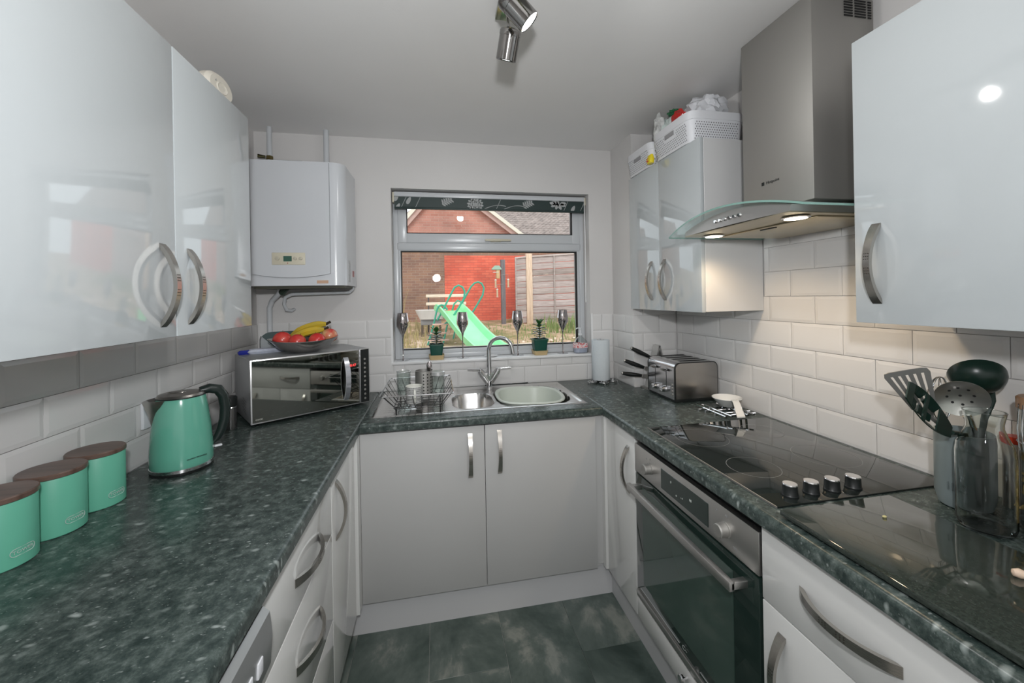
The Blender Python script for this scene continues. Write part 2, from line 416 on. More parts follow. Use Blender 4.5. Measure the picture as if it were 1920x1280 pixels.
# right wall u = -Y direction
hi = [(*R(r), .897, 1.507) for r in (5, 6)] + [(WZ + 7 * P, WZ + 7.9 * P, 7, .897, 1.507)]
tile_area(wr, (RW + .0075, 0, 0), (0, -1), (-1, 0), -BY, 2.62, [R(r) for r in range(5)] + hi, .9243)
# left wall u = +Y
zl = WZ - .0058
lrows = [(WZ, zl + P, 0), (zl + P, zl + 2 * P, 1), (zl + 2 * P, zl + 3 * P, 0), (zl + 3 * P, zl + 4 * P, 1), (zl + 4 * P, WZ + .47, 0, -1.83, -.82)]
tile_area(wl, (LW - .0075, 0, 0), (0, 1), (1, 0), -2.62, 0, lrows, -.777)

# floor tiles (slate-look planks), each its own piece
FW, FL = .3035, .607
fm = {}
x = -.027 - FW * 2; col = 0
while x < .9:
    off = -.826 if col % 2 == 0 else -.826 + FL / 2
    y = off - 4 * FL
    while y < -.45:
        y1 = min(y + FL, -.5)
        if y1 - y > .02 and y > -2.7:
            key = round(y1 - y, 3)
            if key not in fm:
                fm[key] = finish(B(.0006, FW - .0006, .0006, key - .0006, -.004, 0, bev=.0008, seg=1), 'floor_tile', [M_floor])
            inst('floor_tile', fm[key], Matrix.Translation((x, y, 0)), floor)
        y += FL
    x += FW; col += 1
structure('floor_rear', B(-.92, 1.38, REAR, -2.9, -.004, 0), M_floor) if False else None

# kickboards
structure('baseboard_back', B(-.365, .836, -.552, -.537, 0, .148), M_plinth)
structure('baseboard_left', B(-.380, -.365, -2.3, -.537, 0, .148), M_plinth)
structure('baseboard_right', B(.836, .851, -2.3, -.537, 0, .148), M_plinth)

# ------------------------------------------------------------------ window
FY = .105      # inner face of frame
win = thing('window_1', None, None, (0.37, FY, 1.08)); win['kind'] = 'structure'
def ring(bm, x0, x1, z0, z1, w, y0, y1, wl_=None, wr_=None, wt=None, wb_=None, bev=.004):
    wl_, wr_, wt, wb_ = wl_ or w, wr_ or w, wt or w, wb_ or w
    box(bm, x0, x0 + wl_, y0, y1, z0, z1, bev); box(bm, x1 - wr_, x1, y0, y1, z0, z1, bev)
    box(bm, x0 + wl_ - .002, x1 - wr_ + .002, y0, y1, z1 - wt, z1, bev); box(bm, x0 + wl_ - .002, x1 - wr_ + .002, y0, y1, z0, z0 + wb_, bev)
bm = bm_new(); ring(bm, WX0, WX1, 1.075, WZ1, .03, FY, FY + .07, wb_=.028)
box(bm, WX0 + .02, WX1 - .02, FY, FY + .07, 1.728, 1.775, .004)
# inner edge of the fixed pane
ring(bm, WX0 + .026, WX1 - .026, 1.095, 1.735, .017, FY + .006, FY + .05, wr_=.024, wb_=.038, wt=.016)
obj('window_frame', bm, M_upvc, win)
bm = bm_new(); ring(bm, WX0 + .028, WX1 - .028, 1.772, WZ1 - .028, .052, FY - .006, FY + .05, wt=.06, wb_=.058)
sash = obj('sash', bm, M_upvc, win)
gl0, gl1, gz0, gz1 = WX0 + .043, WX1 - .05, 1.133, 1.719
bm = bm_new(); ring(bm, gl0 - .002, gl1 + .004, gz0 - .006, gz1 + .005, .006, FY + .004, FY + .02, bev=.001, wr_=.011, wt=.008)
obj('gasket', bm, M_gasket, win)
bm = bm_new(); ring(bm, WX0 + .078, WX1 - .078, 1.828, 1.984, .005, FY - .007, FY + .01, bev=.001, wr_=.009)
obj('gasket', bm, M_gasket, win)
obj('pane', B(gl0, gl1, FY + .03, FY + .034, gz0 - .01, gz1 + .01), M_pane, win)
obj('pane', B(WX0 + .078, WX1 - .078, FY + .03, FY + .034, 1.825, 1.99), M_pane, win)
h = obj('window_handle', B(.325, .49, FY - .028, FY - .014, 1.783, 1.797, bev=.005), M_cream, win, label='cream window catch handle')
bm = B(.36, .425, FY - .018, FY - .005, 1.78, 1.80, bev=.004); lathe(bm, [(.006, 0), (.005, .004)], mx=frame_mx((.385, FY - .026, 1.792), (1, 0, 0), (0, -1, 0)), n=12)
obj('handle_base', bm, M_cream, h)
structure('trim_1', B(WX0 - .006, WX1 + .006, -.012, FY + .02, 1.060, 1.075, bev=.003), M_sill)   # window sill board
# white reveals: thin tile trims around the opening
bm = bm_new(); box(bm, WX0 - .012, WX0, -.002, .012, 1.06, WZ + 4 * P + .006); box(bm, WX1, WX1 + .012, -.002, .012, 1.06, WZ + 4 * P + .006)
structure('trim_2', bm, M_sill)

# roller blind
bl = thing('roller_blind', 'dark roller blind printed with pale flowers, rolled up at the window top', 'blind', (.37, .05, 2.03))
BY0 = .045
obj('roller', lathe(bm_new(), [(.017, 0), (.017, 1.16)], mx=frame_mx((-.205, .066, 2.045), (0, 0, 1), (1, 0, 0)), n=20), M_upvc, bl)
M_blind = mat('blind_fabric', (.018, .035, .033), .5, bump=.1, bscale=400)
obj('fabric', B(-.207, .957, BY0, BY0 + .003, 1.968, 2.033), M_blind, bl)
obj('headrail', B(-.21, .962, .04, .095, 2.034, 2.062, bev=.004), M_upvc, bl)
obj('bottom_bar', B(-.207, .957, BY0 - .004, BY0 + .006, 1.962, 1.974, bev=.002), M_blind, bl)
M_fl = mat('blind_print', (.36, .37, .37), .6)
def disc(bm, cx, cz, rx, rz, ang, y, n=12, clipz=None):
    V = []
    for i in range(n):
        a = 2 * PI * i / n; u, v = rx * math.cos(a), rz * math.sin(a) * (1 - .25 * math.cos(a))
        zz = cz + u * math.sin(ang) + v * math.cos(ang); zz = min(max(zz, 1.963), 2.033)
        V.append(bm.verts.new((cx + u * math.cos(ang) - v * math.sin(ang), y, zz)))
    bm.faces.new(V)
def motif(kind, cx, cz):
    bm = bm_new(); y = BY0 - .0007
    if kind == 'chrys':
        for ringr, k, s in ((.04, 14, .0105), (.027, 10, .010), (.014, 6, .0085)):
            for i in range(k):
                a = 2 * PI * i / k + ringr * 30; disc(bm, cx + ringr * math.cos(a), cz + ringr * .85 * math.sin(a), s, s * .62, a, y)
        disc(bm, cx, cz, .005, .005, 0, y)
    elif kind == 'flower':
        for a, r, s in ((PI * .95, .035, .02), (PI * .8, .02, .02), (PI * 1.15, .032, .018), (PI * 1.4, .024, .02), (PI * 1.65, .028, .02), (PI * 1.9, .036, .018), (.15, .035, .02), (PI / 2, .012, .018)):
            disc(bm, cx + r * math.cos(a), cz + .012 + r * .7 * math.sin(a), s, s * .55, a, y)
    elif kind == 'leaf':
        disc(bm, cx, cz, .024, .011, 1.1, y)
    elif kind == 'sprig':
        for i in range(5):
            disc(bm, cx + .012 * i, cz + .006 * i + .012, .014, .005, 1.9, y); disc(bm, cx + .012 * i + .008, cz + .006 * i - .008, .014, .005, -.6, y)
    elif kind == 'stem':
        for i in range(10):
            t = i / 9; disc(bm, cx + t * .03, 1.966 + t * .064, .005, .0018, 1.1, y)
    elif kind == 'scroll':
        for i in range(22):
            t = i / 21; disc(bm, cx + t * .14, 1.968 + .02 * math.sin(t * 2.6) + .014 * t, .006, .002, .8 * math.cos(t * 2.6), y)
    obj('printed_' + {'chrys': 'flower', 'flower': 'flower', 'leaf': 'leaf', 'sprig': 'leaf', 'stem': 'stem', 'scroll': 'stem'}[kind], bm, M_fl, bl)
for k, x, z in (('leaf', -.125, 2.012), ('leaf', -.195, 2.028), ('leaf', -.188, 1.972), ('stem', -.09, 2), ('stem', -.17, 2), ('sprig', .07, 2.0), ('chrys', .265, 1.998), ('scroll', .31, 1.99), ('stem', .39, 2), ('scroll', .43, 1.99), ('sprig', .565, 1.996), ('flower', .785, 2.003), ('leaf', .885, 1.986), ('stem', .93, 2), ('stem', .82, 2)):
    motif(k, x, z)
obj('bracket', B(-.218, -.208, .04, .085, 2.0, 2.058, bev=.002), M_cream, bl); obj('bracket', B(.958, .968, .04, .085, 2.01, 2.058, bev=.002), M_cream, bl)
bm = bm_new()
for dx in (0, .012): tube(bm, [(.955 + dx * .3, .03 + dx, 2.03), (.957 + dx * .2, .028 + dx, 1.8), (.957, .03 + dx, 1.40)], .0018, 6)
tube(bm, arc((.957, .036, 1.40), .006, PI, 2 * PI, 6, 'YZ'), .0018, 6)
obj('cord', bm, M_sill, bl)

# ------------------------------------------------------------------ worktop
def wt_prof(front, back, sgn, r=.013, t=.04):
    """rounded front edge profile; front at 'front', back at 'back' (u,z)"""
    z1, z0 = WZ, WZ - t; pts = [(back, z0), (back, z1)]
    for i in range(6):
        a = PI / 2 - PI / 2 * i / 5; pts.append((front - sgn * r + sgn * r * math.cos(a), z1 - r + r * math.sin(a)))
    pts.append((front, z0 + .006)); pts.append((front - sgn * .006, z0))
    return pts
wt = thing('worktop', 'dark speckled laminate worktop running round three sides of the kitchen', 'worktop', (.24, -.3, WZ - .04))
YE = -2.62
bm = prism(bm_new(), wt_prof(XL, LW + .001, 1), 'Y', YE, -.001)
obj('worktop_section', bm, M_worktop, wt)
bm = prism(bm_new(), wt_prof(XR, RW - .001, -1), 'Y', YE, BY - .001)
box(bm, XR, BX - .001, BY - .001, -.001, WZ - .04, WZ)
obj('worktop_section', bm, M_worktop, wt)
SX0, SX1, SY0, SY1 = -.268, .742, -.517, -.022
hx0, hx1, hy0, hy1 = SX0 + .015, SX1 - .015, SY0 + .015, SY1 - .015
bm = prism(bm_new(), wt_prof(-.600, hy0, -1), 'X', XL, XR)
box(bm, XL, XR, hy1, -.001, WZ - .04, WZ); box(bm, XL, hx0, hy0, hy1, WZ - .04, WZ); box(bm, hx1, XR, hy0, hy1, WZ - .04, WZ)
obj('worktop_section', bm, M_worktop, wt)
# black sealant along the wall behind the tap
bm = bm_new()
tube(bm, [(.30 + i * .02, -.006, WZ + .002 + .002 * random.random()) for i in range(14)], .0028, 6)
obj('sealant', bm, M_rubber, wt, label='blackened sealant bead behind the tap')

# ------------------------------------------------------------------ bow handles
def handle_mesh(L=.197, D=.034, w0=.021, w1=.016):
    """along Z, bow out along -Y, width in X"""
    bm = bm_new(); n = 20; V = []
    for i in range(n + 1):
        t = i / n; z = (t - .5) * L; s = math.sin(PI * t)
        yo = -D * (1 - (2 * t - 1) ** 2) ** .85 - .001
        ti = min(max((t - .07) / .86, 0), 1); yi = -(D - .0075) * (1 - (2 * ti - 1) ** 2) ** .9
        w = (w0 * (1 - s) + w1 * s) / 2
        V.append([bm.verts.new((-w, yo, z)), bm.verts.new((w, yo, z)), bm.verts.new((w, yi + (0 if 0 < ti < 1 else .0), z)), bm.verts.new((-w, yi, z))])
    for a, b in zip(V, V[1:]):
        for k in range(4): bm.faces.new((a[k], a[(k + 1) % 4], b[(k + 1) % 4], b[k]))
    bm.faces.new(V[0][::-1]); bm.faces.new(V[-1])
    for r in range(-3, 4):
        if r == 0: continue
        for c in (-1, 0, 1):
            z = r * .0068 * (1.0) + (.004 if r > 0 else -.004); t = z / L + .5; y = -D * (1 - (2 * t - 1) ** 2) ** .85 - .0013
            t_ = bmesh.new(); bmesh.ops.create_circle(t_, cap_ends=True, segments=8, radius=.0013)
            merge(bm, t_, 1, Matrix.Translation((c * .0045, y, z)) @ Matrix.Rotation(PI / 2, 4, 'X'))
    return finish(bm, 'handle', [M_nickel, M_dot], 40)
HM = handle_mesh()
def put_handle(parent, loc, out, horizontal=False):
    """out: outward direction of the door"""
    ang = math.atan2(out[1], out[0]) + PI / 2
    M = Matrix.Translation(loc) @ Matrix.Rotation(ang, 4, 'Z')
    if horizontal: M = M @ Matrix.Rotation(PI / 2, 4, 'Y')
    return inst('handle', HM, M, parent)

# ------------------------------------------------------------------ wall cabinets
def wall_cab(name, label, side, y0, y1, doors, z0, z1, face, handles, group='wall cabinets'):
    s = 1 if side == 'L' else -1
    wallx = LW if side == 'L' else RW
    root = thing(name, label, 'cabinet', ((face + wallx) / 2, (y0 + y1) / 2, z0), group)
    inner = face - s * .019
    obj('body', B(min(wallx + s * .001, inner), max(wallx + s * .001, inner), y0 + .0005, y1 - .0005, z0 + .002, z1 - .002, bev=.001, seg=1), M_carc, root)
    for (a, b), hy in zip(doors, handles):
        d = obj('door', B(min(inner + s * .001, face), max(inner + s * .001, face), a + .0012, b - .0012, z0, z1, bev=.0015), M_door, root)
        put_handle(d, (face, hy, z0 + .125 + (.022 if side == 'R' else 0)), (s, 0))
    return root
LZ0, LZ1 = 1.353, 2.073
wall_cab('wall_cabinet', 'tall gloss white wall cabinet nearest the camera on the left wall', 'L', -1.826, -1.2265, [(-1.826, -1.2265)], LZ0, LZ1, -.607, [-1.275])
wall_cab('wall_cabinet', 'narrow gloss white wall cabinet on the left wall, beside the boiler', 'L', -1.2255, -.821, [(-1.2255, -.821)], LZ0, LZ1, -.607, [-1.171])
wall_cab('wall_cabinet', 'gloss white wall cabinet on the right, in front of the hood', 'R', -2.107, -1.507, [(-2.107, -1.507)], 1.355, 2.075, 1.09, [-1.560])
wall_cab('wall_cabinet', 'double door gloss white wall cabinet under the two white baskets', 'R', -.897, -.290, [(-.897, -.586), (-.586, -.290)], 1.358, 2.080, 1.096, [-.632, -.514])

# ------------------------------------------------------------------ base cabinets
BZ0, BZ1 = .150, .868
def base_door(root, axis, face, a, b, z0, z1, m, out, name='door'):
    """axis 'X': door plane at x=face, spans y a..b; 'Y': plane y=face"""
    t = .018
    if axis == 'X':
        s = out[0]; bmm = B(min(face, face - s * t), max(face, face - s * t), a + .0015, b - .0015, z0, z1, bev=.0015)
    else: bmm = B(a + .0015, b - .0015, face, face + t, z0, z1, bev=.0015)
    return obj(name, bmm, m, root)
FLX, FRX, FBY = -.315, .797, -.585
# left run
c = thing('base_cabinet', 'gloss white corner base cabinet left of the sink unit', 'cabinet', (-.6, -.8, BZ0), 'base cabinets')
obj('body', B(LW + .01, FLX - .02, -.994, -.35, BZ0, .868), M_carc, c)
d = base_door(c, 'X', FLX, -.994, -.645, BZ0, BZ1, M_base, (1, 0)); put_handle(d, (FLX, -.937, .737), (1, 0))
obj('corner_post', B(FLX - .018, FLX + .012, -.642, FBY + .018, BZ0 + .002, .868), M_base, c)
c = thing('base_cabinet', 'gloss white three drawer base unit on the left, beside the dishwasher', 'cabinet', (-.6, -1.25, BZ0), 'base cabinets')
obj('body', B(LW + .01, FLX - .02, -1.508, -.996, BZ0, .868), M_carc, c)
for z0, z1, hz in ((.692, BZ1, .765), (.420, .689, .555), (BZ0, .417, .30)):
    d = base_door(c, 'X', FLX, -1.508, -.996, z0, z1, M_base, (1, 0), 'drawer'); put_handle(d, (FLX, -1.228, hz), (1, 0), True)
c = thing('base_cabinet', 'gloss white base cabinet at the near end of the left run', 'cabinet', (-.6, -2.3, BZ0), 'base cabinets')
obj('body', B(LW + .01, FLX - .02, YE + .02, -2.115, BZ0, .868), M_carc, c)
base_door(c, 'X', FLX, YE + .02, -2.115, BZ0, BZ1, M_base, (1, 0))
# dishwasher
M_dw = mat('dishwasher_silver', (.42, .43, .43), .35, .7)
dw = thing('dishwasher', 'silver fronted dishwasher under the near left worktop', 'dishwasher', (-.6, -1.81, 0))
obj('body', B(LW + .02, FLX - .02, -2.108, -1.512, .01, .862), M_carc, dw)
obj('door', B(FLX - .02, FLX + .002, -2.108, -1.514, .10, .715, bev=.004), M_dw, dw)
bm = prism(bm_new(), [(FLX - .02, .72), (FLX + .004, .72), (FLX + .018, .745), (FLX + .022, .80), (FLX + .018, .845), (FLX + .006, .856), (FLX - .02, .856)], 'Y', -2.108, -1.514)
cp = obj('control_panel', bm, M_dw, dw)
for y in (-1.57, -1.61):
    obj('button', B(FLX + .018, FLX + .0245, y - .01, y + .01, .772, .80, bev=.002), M_white_pl, cp)
# sink unit
c = thing('base_cabinet', 'white two door sink base cabinet under the window', 'cabinet', (.24, -.3, BZ0), 'base cabinets')
obj('body', B(-.29, .78, FBY + .02, -.02, BZ0, .72), M_carc, c)
XM = .226
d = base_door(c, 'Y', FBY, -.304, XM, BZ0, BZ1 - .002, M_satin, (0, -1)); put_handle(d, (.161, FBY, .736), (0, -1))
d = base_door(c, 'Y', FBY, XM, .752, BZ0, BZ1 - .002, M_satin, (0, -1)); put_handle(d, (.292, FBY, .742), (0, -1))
obj('filler_panel', B(.7535, FRX + .019, FBY + .012, FBY + .03, BZ0 + .012, BZ1), M_satin, c)
obj('corner_post', B(FRX - .0115, FRX + .018, -.602, FBY + .011, BZ0 + .002, .868), M_base, c)
# right run
c = thing('base_cabinet', 'narrow gloss white base cabinet between the sink unit and the oven', 'cabinet', (1.1, -.75, BZ0), 'base cabinets')
obj('body', B(FRX + .02, RW - .01, -.872, -.60, BZ0, .868), M_carc, c)
d = base_door(c, 'X', FRX, -.872, -.603, BZ0, BZ1, M_base, (-1, 0)); put_handle(d, (FRX, -.818, .712), (-1, 0))
c = thing('base_cabinet', 'gloss white drawer and door base cabinet right of the oven, below the chopping board', 'cabinet', (1.1, -1.8, BZ0), 'base cabinets')
obj('body', B(FRX + .02, RW - .01, -2.104, -1.506, BZ0, .868), M_carc, c)
d = base_door(c, 'X', FRX, -2.104, -1.506, .691, BZ1, M_base, (-1, 0), 'drawer'); put_handle(d, (FRX, -1.708, .782), (-1, 0), True)
d = base_door(c, 'X', FRX, -1.804, -1.506, BZ0, .688, M_base, (-1, 0)); put_handle(d, (FRX, -1.562, .545), (-1, 0))
d = base_door(c, 'X', FRX, -2.104, -1.806, BZ0, .688, M_base, (-1, 0)); put_handle(d, (FRX, -2.05, .545), (-1, 0))
c = thing('base_cabinet', 'gloss white base cabinet at the near end of the right run', 'cabinet', (1.1, -2.36, BZ0), 'base cabinets')
obj('body', B(FRX + .02, RW - .01, YE + .02, -2.108, BZ0, .868), M_carc, c)
base_door(c, 'X', FRX, YE + .02, -2.108, BZ0, BZ1, M_base, (-1, 0))
# oven housing with bottom panel
c = thing('oven_housing', 'white oven housing with a slim panel below the oven', 'cabinet', (1.1, -1.19, BZ0), 'base cabinets')
obj('body', B(FRX + .02, RW - .01, -1.503, -.875, BZ0, .222), M_carc, c)
d = base_door(c, 'X', FRX, -1.503, -.875, BZ0, .226, M_base, (-1, 0), 'panel')
obj('knob', lathe(bm_new(), [(.006, 0), (.006, .012), (.014, .016), (.015, .022), (.012, .026), (0, .027)], mx=frame_mx((FRX, -1.196, .200), (0, 1, 0), (-1, 0, 0)), n=20), M_chrome, d)

# ------------------------------------------------------------------ oven
ov = thing('oven', 'built in electric oven with steel control strip and dark glass door', 'oven', (1.1, -1.19, .23))
OX = FRX - .002
oy0, oy1 = -1.500, -.878
obj('body', B(OX + .022, RW - .03, oy0 + .01, oy1 - .01, .24, .85), M_black, ov)
panel = obj('control_panel', B(OX, OX + .02, oy0, oy1, .735, .845, bev=.002), M_steel_h, ov)
obj('display', B(OX - .0015, OX + .004, -1.316, -1.068, .752, .822, bev=.0006, seg=1), M_oven_glass, panel)
for y in (-.992, -1.386):
    k = obj('knob', lathe(bm_new(), [(.021, 0), (.021, .003), (.019, .004), (.0185, .024), (.016, .027), (0, .027)], mx=frame_mx((OX, y, .787), (0, 1, 0), (-1, 0, 0)), n=28), M_steel, panel)
M_mark = mat('grey_marks', (.3, .3, .3), .5)
for y, z, s in ((-.968, .815, '0'), (-.995, .823, '1'), (-1.350, .822, '0'), (-1.39, .826, '50'), (-1.42, .755, '250')):
    inst('lettering', text_mesh(s, .009, mat_=M_mark), frame_mx((OX - .0006, y, z), (0, -1, 0), (-1, 0, 0)), panel)
M_disp = mat('display_marks', (.4, .42, .4), .5, emit=(.5, .55, .5), estr=.15)
for y, z, s in ((-1.13, .80, '0'), (-1.19, .775, '- +'), (-1.235, .79, '88'), (-1.16, .77, 'o')):
    inst('lettering', text_mesh(s, .011, mat_=M_disp), frame_mx((OX - .0022, y, z), (0, -1, 0), (-1, 0, 0)), panel)
dr = obj('door', B(OX + .001, OX + .022, oy0 + .002, oy1 - .002, .262, .728, bev=.003), M_oven_glass, ov)
obj('door_window', B(OX - .0004, OX + .004, oy0 + .09, oy1 - .055, .315, .690), M_oven_in, dr)
bm = B(OX - .002, OX + .02, oy0, oy1, .238, .262, bev=.002)
obj('lower_trim', bm, M_steel_h, ov)
M_oline = mat('oven_line', (.4, .42, .42), .4)
bm = bm_new(); box(bm, OX - .0006, OX + .002, -1.16, oy1 - .03, .2815, .2830); box(bm, OX - .0006, OX + .002, oy0 + .03, -1.265, .2815, .2830)
obj('printed_line', bm, M_oline, dr)
inst('lettering', text_mesh('C~', .02, mat_=M_oline), frame_mx((OX - .0012, -1.19, .288), (0, -1, 0), (-1, 0, 0)), dr)
HX = .742; bm = B(HX, HX + .016, -1.462, -.908, .677, .702, bev=.002)
for y in (-1.456, -.925): box(bm, HX + .006, OX + .004, y - .006 + .0, y + .012, .680, .699, bev=.002)
obj('handle', bm, M_steel_h, dr)

# ------------------------------------------------------------------ hob
hob = thing('hob', 'black ceramic glass hob with four knobs set in the right worktop', 'hob', (1.08, -1.22, WZ))
hz = WZ + .005
obj('glass_top', B(.826, 1.362, -1.524, -.925, WZ + .0005, hz, bev=.0015), M_hob, hob)
bm = bm_new()
for x0_, x1_, y0_, y1_ in ((.826, .8275, -1.524, -.925),):
    box(bm, x0_ - .0012, x1_, y0_, y1_, WZ + .0005, hz + .0006)
obj('edge_trim', bm, M_steel, hob)
for cx, cy, r in ((.945, -1.32, .072), (1.225, -1.30, .09), (.955, -1.07, .09), (1.215, -1.06, .072)):
    bm = bm_new(); n = 64
    for i in range(n):
        pass
    A = [bm.verts.new((cx + r * math.cos(2 * PI * i / n), cy + r * math.sin(2 * PI * i / n), hz + .0002)) for i in range(n)]
    C = [bm.verts.new((cx + (r - .0012) * math.cos(2 * PI * i / n), cy + (r - .0012) * math.sin(2 * PI * i / n), hz + .0002)) for i in range(n)]
    for i in range(n): bm.faces.new((A[i], A[(i + 1) % n], C[(i + 1) % n], C[i]))
    obj('burner_ring', bm, M_print, hob)
for x in (.902, .966, 1.031, 1.098):
    k = obj('knob', lathe(bm_new(), [(.019, hz), (.019, hz + .004), (.0175, hz + .006), (.0165, hz + .028)], x, -1.487, 28, cap0=True), M_black, hob)
    obj('chrome_ring', lathe(bm_new(), [(.0168, hz + .028), (.0172, hz + .030), (.0160, hz + .032), (.0, hz + .031)], x, -1.487, 28, cap0=True), M_chrome, k)

# ------------------------------------------------------------------ cooker hood
hd = thing('cooker_hood', 'stainless steel chimney cooker hood with curved glass canopy', 'cooker hood', (1.2, -1.2, 1.657))
CX = 1.160; HZ = 1.657
ch = obj('chimney', B(CX, RW + .004, -1.337, -1.056, 1.72, ZC - .001, bev=.0015), M_steel, hd)
inst('lettering', text_mesh('Hotpoint', .0145, mat_=M_black), frame_mx((CX - .0006, -1.187, 1.816), (0, -1, 0), (-1, 0, 0)), ch)
obj('emblem', B(CX - .001, CX + .001, -1.152, -1.141, 1.810, 1.822), M_black, ch)
M_slot = mat('vent_dark', (.01, .01, .01), .8)
for cxx in (1.293, 1.343, 1.393):
    for k in range(7):
        z = 2.29 + k * .0082
        obj('vent_slot', B(cxx - .021 if cxx > 1.3 else cxx - .012, cxx + (.021 if cxx < 1.38 else -.008), -1.3385, -1.335, z, z + .0042), M_slot, ch)
def arch(y, top=1.716, drop=.052): return top - drop * (abs(y + 1.2) / .3) ** 2
# canopy glass, arched across its width, front edge bowed
def canopy(th):
    bm = bm_new(); ny, nx = 32, 14; G = []
    for s in (0, 1):
        g = []
        for i in range(ny + 1):
            y = -1.497 + .597 * i / ny; xf = .948 - .022 * (1 - ((y + 1.2) / .3) ** 2)
            g.append([bm.verts.new((xf + (1.385 - xf) * j / nx, y, arch(y) - s * th)) for j in range(nx + 1)])
        G.append(g)
    for s in (0, 1):
        for i in range(ny):
            for j in range(nx): bm.faces.new((G[s][i][j], G[s][i + 1][j], G[s][i + 1][j + 1], G[s][i][j + 1]))
    for i in range(ny):
        for j in (0, nx):
            f = bm.faces.new((G[0][i][j], G[0][i + 1][j], G[1][i + 1][j], G[1][i][j])); f.material_index = 1
    for j in range(nx):
        for i in (0, ny):
            f = bm.faces.new((G[0][i][j], G[0][i][j + 1], G[1][i][j + 1], G[1][i][j])); f.material_index = 1
    return bm
obj('glass_canopy', canopy(.006), [M_hoodglass, M_glassedge], hd)
# steel body: arched front
bm = bm_new(); ny = 24; cols = []
for i in range(ny + 1):
    y = -1.432 + .464 * i / ny; xf = .975 + .0 * y - .012 * (1 - ((y + 1.2) / .232) ** 2); zt = arch(y) - .009
    cols.append([bm.verts.new(p) for p in ((xf, y, HZ + .0), (xf, y, zt - .004), (xf + .006, y, zt), (1.388, y, zt), (1.388, y, HZ + .0))])
for a, b in zip(cols, cols[1:]):
    for k in range(4): bm.faces.new((a[k], a[k + 1], b[k + 1], b[k]))
bm.faces.new(cols[0]); bm.faces.new(cols[-1][::-1])
obj('body', bm, M_steel_h, hd)
M_under = mat('hood_underside', (.50, .45, .34), .35, .85, vary=.03)
ud = obj('underside', B(.972, 1.386, -1.43, -.970, HZ - .003, HZ), M_under, hd)
obj('filter', B(1.10, 1.375, -1.40, -1.0, HZ - .008, HZ - .003, bev=.002), M_under, ud)
obj('filter_catch', B(1.112, 1.122, -1.24, -1.18, HZ - .011, HZ - .008, bev=.001), M_black, ud)
for y in (-1.03, -1.375):
    lm = obj('lamp', lathe(bm_new(), [(.034, HZ - .005), (.036, HZ - .007), (.029, HZ - .009)], 1.052, y, 28), M_chrome, hd)
    obj('lamp_face', lathe(bm_new(), [(.029, HZ - .0095), (.0, HZ - .0105)], 1.052, y, 24, cap0=False), M_lit_warm, lm)
for y in (-1.03, -1.375):
    l = add_light('hood_lamp_light', 'SPOT', (1.075, y, HZ - .03), 3.3, (1, .74, .46), (1.16, y, .9), spot_size=2.5, spot_blend=.8, shadow_soft_size=.03)
for i in range(6):
    y = -1.155 - i * .0215
    obj('button', lathe(bm_new(), [(.0062, 0), (.0062, .006), (.0045, .008), (0, .008)], mx=frame_mx((.9655, y, 1.680), (0, 1, 0), (-1, 0, 0)), n=14), M_chrome, hd)

# ------------------------------------------------------------------ sink
sk = thing('sink', 'stainless steel one and a half bowl inset sink with drainer', 'sink', (.24, -.27, WZ))
def sink_z(x, y):
    z = WZ + .004
    ex = min(x - SX0, SX1 - x, y - SY0, SY1 - y)
    z -= .0038 * max(0, 1 - ex / .010)                       # rolled outer rim
    # shallow inner tray
    ix = min(x - SX0 - .02, SX1 - .02 - x, y - SY0 - .022, SY1 - .075 - y)
    z -= .003 * min(1, max(0, ix / .008))
    def bowl(cx, cy, rx, ry, depth, e=3.2):
        q = (abs((x - cx) / rx) ** e + abs((y - cy) / ry) ** e) ** (1 / e)
        if q > 1: return 0
        d = (1 - q) * min(rx, ry)
        return depth * (1 - (1 - min(1, d / .028)) ** 2.2)
    z -= bowl(.196, -.325, .103, .145, .10); z -= bowl(.505, -.300, .190, .200, .150)
    # drainer grooves
    if x < .07 and -.45 < y < -.12:
        g = math.sin((y + .45) / .33 * PI * 9); e = min(1, max(0, (.05 - x) / .04), max(0, (x + .235) / .02))
        z -= .0022 * (1 - abs(g)) ** .6 * max(0, e)
    return z
bm = bm_new(); nx, ny = 210, 104; G = []
for i in range(nx + 1):
    x = SX0 + (SX1 - SX0) * i / nx
    G.append([bm.verts.new((x, SY0 + (SY1 - SY0) * j / ny, sink_z(x, SY0 + (SY1 - SY0) * j / ny))) for j in range(ny + 1)])
for i in range(nx):
    for j in range(ny): bm.faces.new((G[i][j], G[i + 1][j], G[i + 1][j + 1], G[i][j + 1]))
obj('basin', bm, M_sink, sk, angle=60)
obj('waste', lathe(bm_new(), [(.032, WZ - .1), (.03, WZ - .098), (.012, WZ - .1), (0, WZ - .1)], .196, -.325, 24), M_chrome, sk)
# washing-up bowl
tb = thing('washing_up_bowl', 'off white plastic washing up bowl standing in the large sink bowl', 'bowl', (.50, -.30, WZ - .14))
M_tub = mat('tub_plastic', (.56, .60, .54), .35, vary=.01)
cx, cy = .497, -.302
def tubz(x, y, z): return z + (.0 if z < WZ - .02 else .003 * math.cos(3 * math.atan2(y - cy, x - cx)))
loftsecs = [(cx, cy, WZ - .145, .125, .135, 3), (cx, cy, WZ - .138, .133, .143, 3), (cx, cy, WZ + .004, .162, .172, 3), (cx, cy, WZ + .008, .172, .182, 3.2), (cx, cy, WZ + .004, .175, .185, 3.2),
            (cx, cy, WZ + .009, .173, .183, 3.2), (cx, cy, WZ + .011, .166, .176, 3.2), (cx, cy, WZ + .004, .158, .168, 3), (cx, cy, WZ - .132, .129, .139, 3), (cx, cy, WZ - .140, .11, .12, 3)]
obj('tub', loft(bm_new(), loftsecs, 56, zf=tubz), M_tub, tb)
